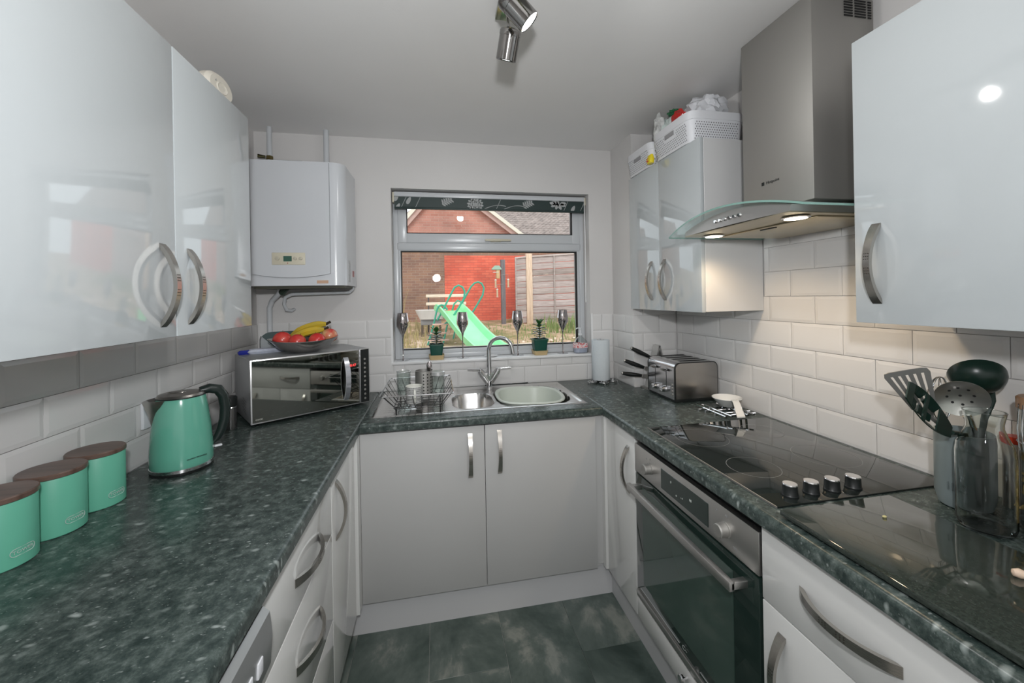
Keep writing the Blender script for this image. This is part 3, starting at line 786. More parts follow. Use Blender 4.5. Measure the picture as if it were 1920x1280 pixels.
# tap
tp = thing('mixer_tap', 'chrome swan neck mixer tap with two lever handles behind the sink', 'tap', (.318, -.062, WZ + .004))
tx, ty = .318, -.062
bm = lathe(bm_new(), [(.026, WZ + .001), (.026, WZ + .006), (.018, WZ + .010), (.016, WZ + .03), (.018, WZ + .04), (.0, WZ + .045)], tx, ty, 24)
obj('base', bm, M_chrome, tp)
bm = bm_new()
for s in (-1, 1):
    tube(bm, [(tx + s * .004, ty, WZ + .028), (tx + s * .050, ty, WZ + .098)], [.013, .0185], 18)
    tube(bm, [(tx + s * .050, ty, WZ + .098), (tx + s * .054, ty, WZ + .104)], [.0165, .0165], 18)
prism(bm, [(tx - .008, WZ + .034), (tx + .008, WZ + .034), (tx + .040, WZ + .090), (tx - .040, WZ + .090)], 'Y', ty - .011, ty + .011)
obj('body', bm, M_chrome, tp)
pts = [(tx, ty, WZ + .07), (tx, ty, WZ + .15), (tx, ty, WZ + .215)] + arc((tx + .068, ty - .0, WZ + .222), .068, PI, .0, 12) + [(tx + .140, ty, WZ + .20)]
pts = [(tx + (x - tx) * .93, ty - (x - tx) * .45, z) for x, y, z in pts]
obj('spout', tube(bm_new(), pts, [.0155, .0145] + [.0115] * (len(pts) - 2), 18), M_chrome, tp)
for s in (-1, 1):
    bm = tube(bm_new(), [(tx + s * .050, ty, WZ + .106), (tx + s * .057, ty, WZ + .112)], .010, 14)
    tube(bm, [(tx + s * .052, ty, WZ + .108), (tx + s * .126, ty - .01, WZ + .113)], [.0052, .0042], 12)
    obj('lever', bm, M_chrome, tp)

# ------------------------------------------------------------------ dish rack and contents
rk = thing('dish_rack', 'wire dish rack standing on the sink drainer', 'dish rack', (-.07, -.36, WZ + .005))
rx0, rx1, ry0, ry1, rz = -.222, .092, -.585, -.175, WZ + .106
bx0, bx1, by0, by1, bz = -.175, .045, -.475, -.215, WZ + .012
bm = bm_new()
tube(bm, [(x, y, rz) for x, y in rrect(rx0, rx1, ry0, ry1, .015, 4)], .0028, 8, closed=True)
obj('top_rail', bm, M_chrome, rk)
bm = bm_new()
tube(bm, [(x, y, bz + .012) for x, y in rrect(bx0, bx1, by0, by1, .01, 3)], .0022, 6, closed=True)
n = 8
for i in range(n):
    t = (i + .5) / n; xb = bx0 + (bx1 - bx0) * t; xt = rx0 + (rx1 - rx0) * t
    tube(bm, [(xt, ry0, rz), (xb, by0, bz + .010), (xb, by0 + .02, bz + .008), (xb, by1 - .02, bz + .008), (xb, by1, bz + .010), (xt, ry1, rz)], .0016, 5)
for i in range(5):
    t = (i + .5) / 5; yb = by0 + (by1 - by0) * t; yt = ry0 + (ry1 - ry0) * t
    tube(bm, [(rx0, yt, rz), (bx0, yb, bz + .012), (bx1, yb, bz + .012), (rx1, yt, rz)], .0016, 5)
obj('wire_basket', bm, mat('dark_wire', (.08, .08, .08), .3, .9), rk)
for x in (bx0 + .01, bx1 - .01):
    for y in (by0 + .01, by1 - .01):
        obj('foot', tube(bm_new(), [(x, y - .014, bz + .01), (x, y, bz - .010), (x, y + .014, bz + .01)], .0028, 6), M_black, rk)
FZ = bz + .0145
def perforated_cup(cx, cy, r, z0, z1):
    bm = bm_new(); n, rows = 28, 9; t = .001
    z_ = [z0 + (z1 - z0) * k / (rows * 1) for k in range(rows + 1)]
    lathe(bm, [(r, z0), (r, z1), (r + .0015, z1 + .001), (r - .001, z1 + .001), (r - .0012, z0 + .002), (0, z0 + .002)], cx, cy, 36)
    for k in range(7):
        for i in range(14):
            if (i % 7) < 3: continue
            a = 2 * PI * i / 14 + .2; z = z0 + .015 + k * (z1 - z0 - .03) / 6
            m = frame_mx((cx + (r + .0003) * math.cos(a), cy + (r + .0003) * math.sin(a), z), (-math.sin(a), math.cos(a), 0), (math.cos(a), math.sin(a), 0))
            t_ = bmesh.new(); bmesh.ops.create_circle(t_, cap_ends=True, segments=10, radius=.0036); merge(bm, t_, 1, m)
    return bm
o = obj('cutlery_caddy', perforated_cup(-.045, -.245, .045, FZ, FZ + .125), [M_steel, M_slot]); tag(o, 'perforated steel cutlery holder in the dish rack', 'holder')
sp = thing('dessert_spoon', 'metal spoon standing bowl up in the perforated steel holder', 'spoon', (-.02, -.235, FZ + .01))
obj('stem', tube(bm_new(), [(-.035, -.240, FZ + .008), (-.022, -.236, FZ + .12)], [.0025, .003], 8), M_chrome, sp)
bm = loft(bm_new(), [(0, 0, 0, .003, .002), (0, 0, .01, .010, .003), (0, 0, .03, .014, .0045), (0, 0, .048, .010, .003), (0, 0, .056, .001, .001)], 16, mx=Matrix.Translation((-.022, -.236, FZ + .117)) @ Matrix.Rotation(.12, 4, 'Y'))
obj('bowl', bm, M_smoke, sp)
def tumbler(name, label, cx, cy, r0, r1, z0, h, cat='glass', rings=False):
    t = thing(name, label, cat, (cx, cy, z0)); w = .0022
    prof = [(0, z0), (r0, z0), (r0 + .001, z0 + .004), (r1, z0 + h), (r1 - w, z0 + h), (r0 - w, z0 + .008), (0, z0 + .008)]
    obj('glass_body', lathe(bm_new(), prof, cx, cy, 32), M_glass, t)
    return t
t = tumbler('glass_tumbler', 'tall faceted clear glass upside down at the back left of the dish rack', -.148, -.235, .030, .036, FZ, .125)
bm = bm_new()
for k in range(6):
    for i in range(12):
        a = 2 * PI * (i + .5 * (k % 2)) / 12; z = FZ + .02 + k * .013; r = .0325
        lathe(bm, [(.006, 0), (0, .003)], n=4, mx=frame_mx((-.148 + r * math.cos(a), -.235 + r * math.sin(a), z), (-math.sin(a), math.cos(a), 0), (math.cos(a), math.sin(a), 0)), cap0=False)
obj('cut_pattern', bm, M_glass, t, kind='stuff')
obj('rim', tube(bm_new(), arc((-.148, -.235, FZ + .125), .035, 0, 2 * PI, 28, 'XY')[:-1], .0016, 6, closed=True), mat('bright_rim', (.8, .8, .8), .1, .5), t)
t = tumbler('glass_jar', 'clear glass jar with a metal lid at the right of the dish rack', .025, -.255, .033, .034, FZ, .105, 'jar')
obj('lid', lathe(bm_new(), [(.035, FZ + .100), (.036, FZ + .101), (.036, FZ + .118), (.033, FZ + .121), (0, FZ + .121)], .025, -.255, 28), mat('pale_lid', (.75, .76, .76), .25, .6), t)
mg = thing('mug', 'grey and white patterned mug at the front of the dish rack', 'mug', (-.087, -.405, FZ))
mx_, my_ = -.087, -.405
M_mugin = mat('mug_cream', (.74, .74, .68), .3)
def mug_mat():
    m = mat('mug_pattern', (.4, .4, .4), .35); nt = m.node_tree; b = nt.nodes['Principled BSDF']
    tc = nt.nodes.new('ShaderNodeTexCoord'); v = nt.nodes.new('ShaderNodeTexWave'); v.bands_direction = 'Z'; v.inputs['Scale'].default_value = 38; v.inputs['Distortion'].default_value = 7; v.inputs['Detail Scale'].default_value = 16
    nt.links.new(tc.outputs['Object'], v.inputs['Vector']); nt.links.new(ramp(nt, v.outputs['Fac'], [(.4, (.17, .17, .17)), (.6, (.62, .62, .6))]), b.inputs['Base Color']); return m
obj('cup', lathe(bm_new(), [(.030, FZ), (.038, FZ + .006), (.039, FZ + .082)], mx_, my_, 32, cap1=False), mug_mat(), mg)
obj('inside', lathe(bm_new(), [(.039, FZ + .082), (.0385, FZ + .084), (.036, FZ + .082), (.034, FZ + .012), (0, FZ + .010)], mx_, my_, 32, cap0=False), M_mugin, mg)
obj('handle', tube(bm_new(), [(mx_ + .004, my_ - .037, FZ + .070), (mx_ + .006, my_ - .056, FZ + .070), (mx_ + .007, my_ - .066, FZ + .052), (mx_ + .007, my_ - .064, FZ + .030), (mx_ + .005, my_ - .050, FZ + .015), (mx_ + .003, my_ - .037, FZ + .018)], .0052, 10), M_mugin, mg)

# ------------------------------------------------------------------ on the sill
SZ = 1.0752
def flute():
    prof = [(0, 0), (.036, 0), (.036, .001), (.010, .005), (.0035, .014), (.0028, .05), (.003, .125), (.008, .150), (.022, .178), (.0355, .205), (.0350, .235), (.029, .277), (.0275, .277), (.0335, .235), (.034, .205), (.020, .179), (.006, .155), (0, .152)]
    f = thing('champagne_flute', None, 'flute', (0, 0, 0), 'smoked mirror flutes on the window sill')
    obj('foot', lathe(bm_new(), prof[:4], n=28, cap1=True), M_chrome, f)
    obj('stem', lathe(bm_new(), prof[3:8], n=16), M_smoke, f)
    obj('flute_bowl', lathe(bm_new(), prof[7:], n=32), M_smoke, f)
    return f
f0 = flute()
for i, (x, y, s, lab) in enumerate(((-.172, .058, 1.0, 'smoked mirror champagne flute at the left end of the window sill'),
      (.176, .056, .99, 'smoked mirror champagne flute right of the left potted plant'),
      (.514, .056, .99, 'smoked mirror champagne flute beside the tap spout on the sill'),
      (.803, .050, .99, 'smoked mirror champagne flute between the right plant and the soap bottle'))):
    f = f0 if i == 0 else copy_tree(f0)
    f.location = (x, y, SZ); f.scale = (s, s, s); f['label'] = lab
# plants
M_leaf = mat('jade_leaf', (.035, .13, .035), .35, vary=.3, vscale=30)
M_leafd = mat('jade_leaf_grey', (.30, .36, .34), .3, vary=.2, vscale=30)
M_potg = mat('dark_green_pot', (.010, .075, .055), .35)
M_terr = mat('tan_saucer', (.50, .38, .20), .5, vary=.1)
M_soil = mat('soil', (.05, .035, .025), .95, bump=.5, bscale=80)
def leafmesh(w, l, m, name='leaf'):
    bm = bm_new(); n = 8; V = []
    for i in range(n + 1):
        t = i / n; ww = w * math.sin(PI * min(.98, t * .95 + .03)) ** .7; z = .35 * l * (t - t * t)
        V.append([bm.verts.new((l * t, -ww, z)), bm.verts.new((l * t, 0, z - .0015)), bm.verts.new((l * t, ww, z)), bm.verts.new((l * t, 0, z - .004))])
    for a, b in zip(V, V[1:]):
        for k in range(4): bm.faces.new((a[k], a[(k + 1) % 4], b[(k + 1) % 4], b[k]))
    bm.faces.new(V[0]); bm.faces.new(V[-1][::-1])
    return finish(bm, name, [m], 60)
LM1, LM2 = leafmesh(.011, .036, M_leaf), leafmesh(.008, .040, M_leafd)
LM3 = leafmesh(.008, .038, mat('dark_leaf', (.02, .07, .04), .25))
def plant(label, cx, cy, saucer, potr, poth, stem, layers, seed):
    rnd = random.Random(seed)
    p = thing('potted_plant', label, 'plant', (cx, cy, SZ))
    s = saucer
    obj('saucer', loft(bm_new(), [(cx, cy, SZ, s * .86, s * .86, 8), (cx, cy, SZ + .024, s, s, 8), (cx, cy, SZ + .027, s, s, 8), (cx, cy, SZ + .027, s - .003, s - .003, 8), (cx, cy, SZ + .018, s * .85, s * .85, 8)], 32), M_terr, p)
    z0 = SZ + .020
    obj('pot', loft(bm_new(), [(cx, cy, z0, potr * .78, potr * .78, 8), (cx, cy, z0 + poth - .008, potr * .97, potr * .97, 8), (cx, cy, z0 + poth - .008, potr * 1.05, potr * 1.05, 8), (cx, cy, z0 + poth, potr * 1.05, potr * 1.05, 8), (cx, cy, z0 + poth, potr * .92, potr * .92, 8), (cx, cy, z0 + poth - .012, potr * .9, potr * .9, 8)], 32), M_potg, p)
    obj('soil', loft(bm_new(), [(cx, cy, z0 + poth - .02, potr * .8, potr * .8, 8), (cx, cy, z0 + poth - .009, potr * .88, potr * .88, 8)], 24), M_soil, p)
    zt = z0 + poth - .008
    obj('stem', tube(bm_new(), [(cx, cy, zt), (cx + .003, cy, zt + stem * .5), (cx - .002, cy, zt + stem)], [.004, .0035, .002], 8), mat('stem_brown', (.16, .14, .06), .6), p)
    for k in range(layers):
        t = (k + .6) / layers; z = zt + stem * t; up = .15 + .9 * max(0, t - .75) * 4
        for j in range(4):
            a = j * PI / 2 + k * .78 + rnd.uniform(-.2, .2)
            me = LM1 if t > .78 else (LM3 if rnd.random() < .45 else LM2)
            L = 1.25 if t > .3 else 1.0
            inst('leaf', me, Matrix.Translation((cx, cy, z)) @ Matrix.Rotation(a, 4, 'Z') @ Matrix.Rotation(-up, 4, 'Y') @ Matrix.Scale(L, 4), p)
plant('small succulent with broad green top leaves in a green pot, left half of the sill', .020, .054, .046, .042, .070, .080, 7, 3)
plant('small leafy succulent in a dark green square pot, between the two right hand flutes', .653, .054, .046, .047, .078, .100, 8, 5)
# small white dish and soap
dd = lathe(bm_new(), [(.018, SZ), (.030, SZ + .002), (.042, SZ + .008), (.041, SZ + .009), (.028, SZ + .004), (0, SZ + .003)], .345, .048, 32)
tag(obj('soap_dish', dd, M_sill), 'small shallow white dish on the sill behind the tap', 'dish')
so = thing('soap_bottle', 'clear pump soap bottle with a red floral band at the right end of the sill', 'bottle', (.918, .045, SZ))
sx, sy = .918, .045
obj('bottle', loft(bm_new(), [(sx, sy, SZ, .042, .030, 3), (sx, sy, SZ + .004, .045, .033, 3), (sx, sy, SZ + .055, .046, .033, 2.6), (sx, sy, SZ + .075, .041, .030, 2.3), (sx, sy, SZ + .092, .024, .020), (sx, sy, SZ + .102, .013, .013), (sx, sy, SZ + .112, .012, .012)], 32), M_glass, so)
obj('liquid', loft(bm_new(), [(sx, sy, SZ + .003, .041, .029, 3), (sx, sy, SZ + .030, .043, .031, 3)], 28), mat('pale_soap', (.60, .63, .80), .3, trans=.3), so)
def floral_mat():
    m = mat('floral_band', (.7, .05, .05), .4); nt = m.node_tree; b = nt.nodes['Principled BSDF']
    tc = nt.nodes.new('ShaderNodeTexCoord'); v = nt.nodes.new('ShaderNodeTexVoronoi'); v.inputs['Scale'].default_value = 75; nt.links.new(tc.outputs['Object'], v.inputs['Vector'])
    nt.links.new(ramp(nt, v.outputs['Distance'], [(.25, (.75, .03, .04)), (.42, (.80, .62, .62)), (.6, (.75, .76, .76)), (.75, (.65, .04, .05))]), b.inputs['Base Color']); return m
obj('printed_band', loft(bm_new(), [(sx, sy, SZ + .032, .0468, .0338, 2.8), (sx, sy, SZ + .062, .0464, .0334, 2.6)], 36, False, False), floral_mat(), so)
bm = lathe(bm_new(), [(.013, SZ + .110), (.013, SZ + .122), (.006, SZ + .124), (.005, SZ + .150), (.009, SZ + .152), (.009, SZ + .158), (0, SZ + .159)], sx, sy, 20)
tube(bm, [(sx, sy, SZ + .155), (sx - .022, sy - .004, SZ + .156), (sx - .031, sy - .006, SZ + .150)], .0035, 8)
obj('pump', bm, mat('clear_plastic', (.72, .74, .76), .25), so)
obj('dip_tube', tube(bm_new(), [(sx, sy, SZ + .008), (sx, sy, SZ + .110)], .0022, 8), mat('clear_plastic'), so)

# ------------------------------------------------------------------ kitchen roll and holder
hx, hy = .998, -.085
kr = thing('kitchen_roll_holder', 'chrome wire kitchen roll holder with looped base', 'holder', (hx, hy, WZ))
bm = bm_new()
tube(bm, arc((hx, hy, WZ + .012), .032, 0, 2 * PI, 24, 'XY')[:-1], .0028, 8, closed=True)
for a in (-PI / 2 - .15, PI + .35, -.35):
    c_ = (hx + .070 * math.cos(a), hy + .062 * math.sin(a) - .004, WZ + .010)
    tube(bm, arc(c_, .026, 0, 2 * PI, 20, 'XY')[:-1], .0026, 8, closed=True)
    tube(bm, arc((c_[0], c_[1], WZ + .014), .017, 0, 2 * PI, 16, 'XY')[:-1], .0022, 8, closed=True)
    lathe(bm, [(.004, WZ), (.005, WZ + .004), (.003, WZ + .010)], c_[0] + .024 * math.cos(a), c_[1] + .024 * math.sin(a), 10)
obj('looped_base', bm, M_chrome, kr)
obj('spindle', tube(bm_new(), [(hx, hy, WZ + .012), (hx, hy, WZ + .262)], .004, 10), M_chrome, kr)
M_paper = mat('paper_towel', (.62, .67, .70), .9, bump=.9, bscale=130)
pr = thing('kitchen_roll', 'white kitchen paper roll standing in the back right corner', 'paper roll', (hx, hy, WZ + .016))
obj('paper', lathe(bm_new(), [(.022, WZ + .016), (.052, WZ + .016), (.0535, WZ + .020), (.0535, WZ + .252), (.052, WZ + .255), (.022, WZ + .255)], hx, hy, 40), M_paper, pr)
obj('core', lathe(bm_new(), [(.0215, WZ + .250), (.0215, WZ + .2555), (.019, WZ + .2555), (.019, WZ + .17)], hx, hy, 24, cap1=False), mat('cardboard', (.45, .38, .30), .9), pr)

# ------------------------------------------------------------------ knife block and knives
KX, KY = 1.215, -.315
kb = thing('knife_block', 'upright white and steel knife stand behind the toaster', 'knife block', (KX, KY, WZ))
bm = prism(bm_new(), [(1.155, WZ), (1.315, WZ), (1.315, WZ + .008), (1.155, WZ + .008)], 'Y', -.36, -.274)
obj('base', bm, M_steel, kb)
bm = bm_new()
for s in (-1, 1):
    prism(bm, [(1.235 + s * .005, WZ + .242), (1.235 + s * .062, WZ + .008), (1.235 + s * .056, WZ + .008), (1.235 - s * .004, WZ + .236)], 'Y', -.345, -.285)
obj('frame', bm, mat('brushed_aluminium', (.55, .55, .54), .3, .9), kb)
KH = []
def knife(label, p0, p1, y):
    k = thing('knife', label, 'knife', (p1[0], y, p1[1]), 'knives in the stand')
    d = Vector((p1[0] - p0[0], 0, p1[1] - p0[1])); L = d.length; d.normalize()
    mxk = Matrix.Translation((p0[0], y, p0[1])) @ Matrix(((d.x, 0, -d.z, 0), (0, 1, 0, 0), (d.z, 0, d.x, 0), (0, 0, 0, 1)))
    r90 = Matrix(((0, 0, 1, 0), (0, 1, 0, 0), (1, 0, 0, 0), (0, 0, 0, 1)))
    secs = [(0, 0, 0, .004, .004), (0, 0, .006, .009, .007), (-.001, 0, L * .45, .013, .009), (0, 0, L * .85, .010, .008), (0, 0, L, .0085, .007)]
    obj('handle', loft(bm_new(), secs, 16, mx=mxk @ r90), M_black, k)
    obj('pommel', loft(bm_new(), [(0, 0, -.001, .003, .003), (0, 0, .003, .0075, .006), (0, 0, .006, .0092, .0072)], 14, mx=mxk @ r90), M_steel, k)
    bm = B(L, L + .012, -.006, .006, -.009, .009, bev=.002, mx=mxk); box(bm, L + .012, L + .085, -.001, .001, -.011, .011, mx=mxk)
    obj('blade', bm, M_steel, k)
knife('black handled knife sticking out highest from the knife stand', (1.078, 1.143), (1.190, 1.088), -.312)
knife('black handled knife in the middle slot of the knife stand', (1.035, 1.076), (1.155, 1.030), -.312)
knife('black handled knife lowest in the knife stand', (1.020, 1.006), (1.140, .985), -.312)

# ------------------------------------------------------------------ toaster
to = thing('toaster', 'polished steel four slice toaster on the right worktop', 'toaster', (1.25, -.5, WZ))
tx0, tx1, ty0, ty1, tz0, tz1 = 1.142, 1.375, -.628, -.378, WZ + .014, WZ + .192
def rsq(x0, x1, z0, z1, r):  # rounded at top corners only
    P_ = [(x0, z0), (x1, z0)]
    for i in range(7):
        a = PI / 2 * i / 6; P_.append((x1 - r + r * math.cos(a), z1 - r + r * math.sin(a)))
    for i in range(7):
        a = PI / 2 + PI / 2 * i / 6; P_.append((x0 + r + r * math.cos(a), z1 - r + r * math.sin(a)))
    return P_
bm = prism(bm_new(), rsq(tx0, tx1, tz0, tz1, .028), 'Y', ty0 + .006, ty1 - .006)
obj('casing', bm, mat('polished_steel', (.60, .59, .60), .16, 1.), to)
bm = bm_new()
prism(bm, rsq(tx0 + .004, tx1 - .004, tz0 + .003, tz1 - .003, .026), 'Y', ty0, ty0 + .004)
obj('side_panel', prism(bm_new(), rsq(tx0 + .004, tx1 - .004, tz0 + .003, tz1 - .003, .026), 'Y', ty1 - .004, ty1), mat('side_steel', (.40, .385, .37), .24, 1.), to)
obj('side_panel', bm, mat('side_steel', (.40, .385, .37), .24, 1.), to)
bm = bm_new()
prism(bm, rsq(tx0 - .001, tx1 + .001, tz0 - .001, tz1 + .001, .029), 'Y', ty0 + .003, ty0 + .008)
obj('black_edging', prism(bm_new(), rsq(tx0 - .001, tx1 + .001, tz0 - .001, tz1 + .001, .029), 'Y', ty1 - .008, ty1 - .003), M_black, to)
obj('black_edging', bm, M_black, to)
obj('base', B(tx0 + .004, tx1 - .004, ty0 + .004, ty1 - .004, WZ + .001, tz0 + .001, bev=.003), M_black, to)
for i in range(4):
    y = ty0 + .042 + i * .055
    s = obj('slot_surround', B(tx0 + .040, tx1 - .028, y - .020, y + .020, tz1 - .001, tz1 + .0015, bev=.001, seg=1), mat('slot_bezel', (.55, .55, .54), .3, .9), to)
    obj('slot', B(tx0 + .048, tx1 - .036, y - .012, y + .012, tz1 + .0006, tz1 + .0022), M_slot, s)
for y in (ty0 + .075, ty1 - .075):
    obj('lever_slot', B(tx0 - .0008, tx0 + .004, y - .0018, y + .0018, tz0 + .05, tz0 + .138), M_black, to)
    obj('lever', loft(bm_new(), [(tx0 - .010, y, tz0 + .128, .004, .010), (tx0 - .013, y, tz0 + .133, .013, .024), (tx0 - .013, y, tz0 + .139, .013, .024), (tx0 - .012, y, tz0 + .142, .008, .016)], 20), M_lamp, to)
for y in (ty0 + .088, ty1 - .088):
    k = obj('browning_knob', lathe(bm_new(), [(.016, 0), (.016, .006), (.0135, .014), (.0125, .022), (0, .023)], n=20, mx=frame_mx((tx0, y, tz0 + .037), (0, 1, 0), (-1, 0, 0))), M_chrome, to)
    obj('grip', B(tx0 - .030, tx0 - .021, y - .004, y + .004, tz0 + .024, tz0 + .050, bev=.002), M_chrome, k)
for i in range(4):
    obj('button', lathe(bm_new(), [(.0055, 0), (.0055, .003), (0, .0035)], n=14, mx=frame_mx((tx0, ty0 + .026, tz0 + .022 + i * .016), (0, 1, 0), (-1, 0, 0))), M_steel, to)

# ------------------------------------------------------------------ trivet and spoon rest
tv = thing('trivet', 'flat chrome bar trivet on the worktop behind the hob', 'trivet', (1.272, -.81, WZ))
for i, y in enumerate((-.752, -.782, -.828, -.858)):
    x0_ = 1.180 + .012 * i; obj('bar', tube(bm_new(), [(x0_ - .008, y - .004, WZ + .005), (1.368, y - .004, WZ + .005)], .0042, 8), M_chrome, tv)
for i, x in enumerate((1.196, 1.224, 1.300, 1.328)):
    obj('bar', tube(bm_new(), [(x, -.712, WZ + .0122), (x, -.900, WZ + .0122)], .0042, 8), M_chrome, tv)
sr = thing('spoon_rest', 'white ceramic spoon rest with a long handle lying on the trivet', 'spoon rest', (1.295, -.79, WZ + .017))
M_cer = mat('white_ceramic', (.78, .78, .76), .15, coat=.3)
sx, sy, sz = 1.302, -.775, WZ + .0168
obj('dish', loft(bm_new(), [(sx, sy, sz, .028, .028), (sx, sy, sz + .004, .033, .033), (sx, sy, sz + .038, .063, .060), (sx, sy, sz + .040, .062, .059), (sx, sy, sz + .036, .058, .056), (sx, sy, sz + .008, .030, .030), (sx, sy, sz + .006, .0, .0)], 40), M_cer, sr)
bm = bm_new(); V = []
for i in range(9):
    t = i / 8; px = sx - .012 - .045 * t; py = sy - .052 - .098 * t; pz = sz + .040 + .012 * math.sin(PI * min(1, t * 1.3)) - .040 * t ** 1.6; w = .013 + .005 * t
    V.append([bm.verts.new((px - w, py, pz)), bm.verts.new((px + w, py - .002, pz)), bm.verts.new((px + w, py - .002, pz - .005)), bm.verts.new((px - w, py, pz - .005))])
for a, b in zip(V, V[1:]):
    for k in range(4): bm.faces.new((a[k], a[(k + 1) % 4], b[(k + 1) % 4], b[k]))
bm.faces.new(V[0]); bm.faces.new(V[-1][::-1])
obj('handle', bm, M_cer, sr, angle=50)

# ------------------------------------------------------------------ chopping board, crumb, garlic
M_gran = mat('granite_board', (.028, .036, .030), .07, coat=.5, vary=.35, vscale=220)
bd = thing('chopping_board', 'black polished granite chopping board in front of the hob', 'chopping board', (.96, -1.76, WZ))
obj('slab', B(.802, 1.118, -2.02, -1.556, WZ + .006, WZ + .0185, bev=.0025), M_gran, bd)
for x, y in ((.83, -1.59), (1.09, -1.59), (.83, -1.98), (1.09, -1.98)):
    obj('foot', lathe(bm_new(), [(.008, WZ), (.009, WZ + .0065)], x, y, 16), M_rubber, bd)
BT = WZ + .0186
tag(obj('crumb', loft(bm_new(), [(.998, -1.634, BT, .004, .003), (.998, -1.634, BT + .002, .005, .0035), (.998, -1.634, BT + .0035, .003, .002)], 12), mat('crumb', (.55, .50, .25), .8)), 'tiny yellow crumb on the granite board', 'crumb')
g = obj('garlic_clove', loft(bm_new(), [(0, 0, 0, .001, .001), (0, 0, .002, .006, .005), (0, 0, .010, .0085, .007), (.001, 0, .020, .006, .005), (.002, 0, .027, .001, .001)], 16, mx=Matrix.Translation((1.010, -1.826, BT + .0068)) @ Matrix.Rotation(-PI / 5, 4, 'Z') @ Matrix.Rotation(PI / 2, 4, 'Y')), mat('garlic_skin', (.72, .55, .42), .5, vary=.2, vscale=60))
tag(g, 'pinkish garlic clove lying on the granite board', 'garlic')

# ------------------------------------------------------------------ utensil pot and utensils
PXc, PYc, PR_ = 1.271, -1.612, .052
up_ = thing('utensil_pot', 'grey ceramic utensil pot in the corner behind the glass carafe', 'pot', (PXc, PYc, WZ))
M_grey = mat('grey_ceramic', (.20, .24, .245), .35, vary=.02)
obj('pot', loft(bm_new(), [(PXc, PYc, WZ, .040, .040), (PXc, PYc, WZ + .004, .046, .046), (PXc, PYc, WZ + .03, PR_, PR_), (PXc, PYc, WZ + .180, PR_, PR_), (PXc, PYc, WZ + .181, PR_ - .003, PR_ - .003), (PXc, PYc, WZ + .178, PR_ - .004, PR_ - .004), (PXc, PYc, WZ + .02, PR_ - .006, PR_ - .006)], 44), M_grey, up_)
a = math.atan2(CAM.y - PYc, CAM.x - PXc) - .28
inst('lettering', text_mesh('UTENSILS'[-3:], .028, mat_=mat('pot_letter', (.13, .16, .165), .4)), frame_mx((PXc + (PR_ + .0008) * math.cos(a), PYc + (PR_ + .0008) * math.sin(a), WZ + .055), (-math.sin(a), math.cos(a), 0), (math.cos(a), math.sin(a), 0)), up_)
def slab_head(outline, th, slots, mx, bend=0):
    """flat head with real slots: strips between the slots"""
    bm = bm_new()
    for pts in outline: prism(bm, pts, 'Z', -th / 2, th / 2, mx=mx)
    return bm
def orient(base, tip, facing):
    """matrix: local y runs base->tip, local z towards facing"""
    y = (Vector(tip) - Vector(base)).normalized(); f = Vector(facing); z = (f - y * f.dot(y)).normalized(); x = y.cross(z)
    b = Vector(base)
    return Matrix(((x.x, y.x, z.x, b.x), (x.y, y.y, z.y, b.y), (x.z, y.z, z.z, b.z), (0, 0, 0, 1)))
tocam = (CAM - Vector((PXc, PYc, 1.2))).normalized()
# steel slotted turner
b_, t_ = (1.178, -1.600, 1.135), (1.110, -1.600, 1.246)
u = thing('slotted_turner', 'grey slotted turner fanned to the left in the utensil pot', 'utensil', (1.25, -1.60, WZ + .03))
mx_ = orient(b_, t_, tocam)
L = (Vector(t_) - Vector(b_)).length
bm = bm_new(); w0, w1 = .022, .041
nb = 6
for i in range(nb):                                    # long bars between slots
    f0 = -1 + 2 * i / nb + .06; f1 = -1 + 2 * (i + 1) / nb - .06
    if i == 0: f0 = -1
    if i == nb - 1: f1 = 1
    prism(bm, [(w0 * f0, .02), (w0 * f1, .02), (w1 * f1, L * .9), (w1 * f0, L * .9)], 'Z', -.001, .001, mx=mx_)
prism(bm, [(-.006, -.01), (.006, -.01), (w0, .022), (-w0, .022)], 'Z', -.001, .001, mx=mx_)
prism(bm, [(-w1, L * .9), (w1, L * .9), (w1 * .93, L * .98), (w1 * .7, L), (-w1 * .7, L), (-w1 * .93, L * .98)], 'Z', -.001, .001, mx=mx_)
M_ut = mat('utensil_grey', (.36, .355, .34), .35, .6)
obj('head', bm, M_ut, u)
obj('handle', tube(bm_new(), [b_, (1.232, -1.604, 1.094), (1.288, -1.606, WZ + .035)], .0045, 8), M_ut, u)
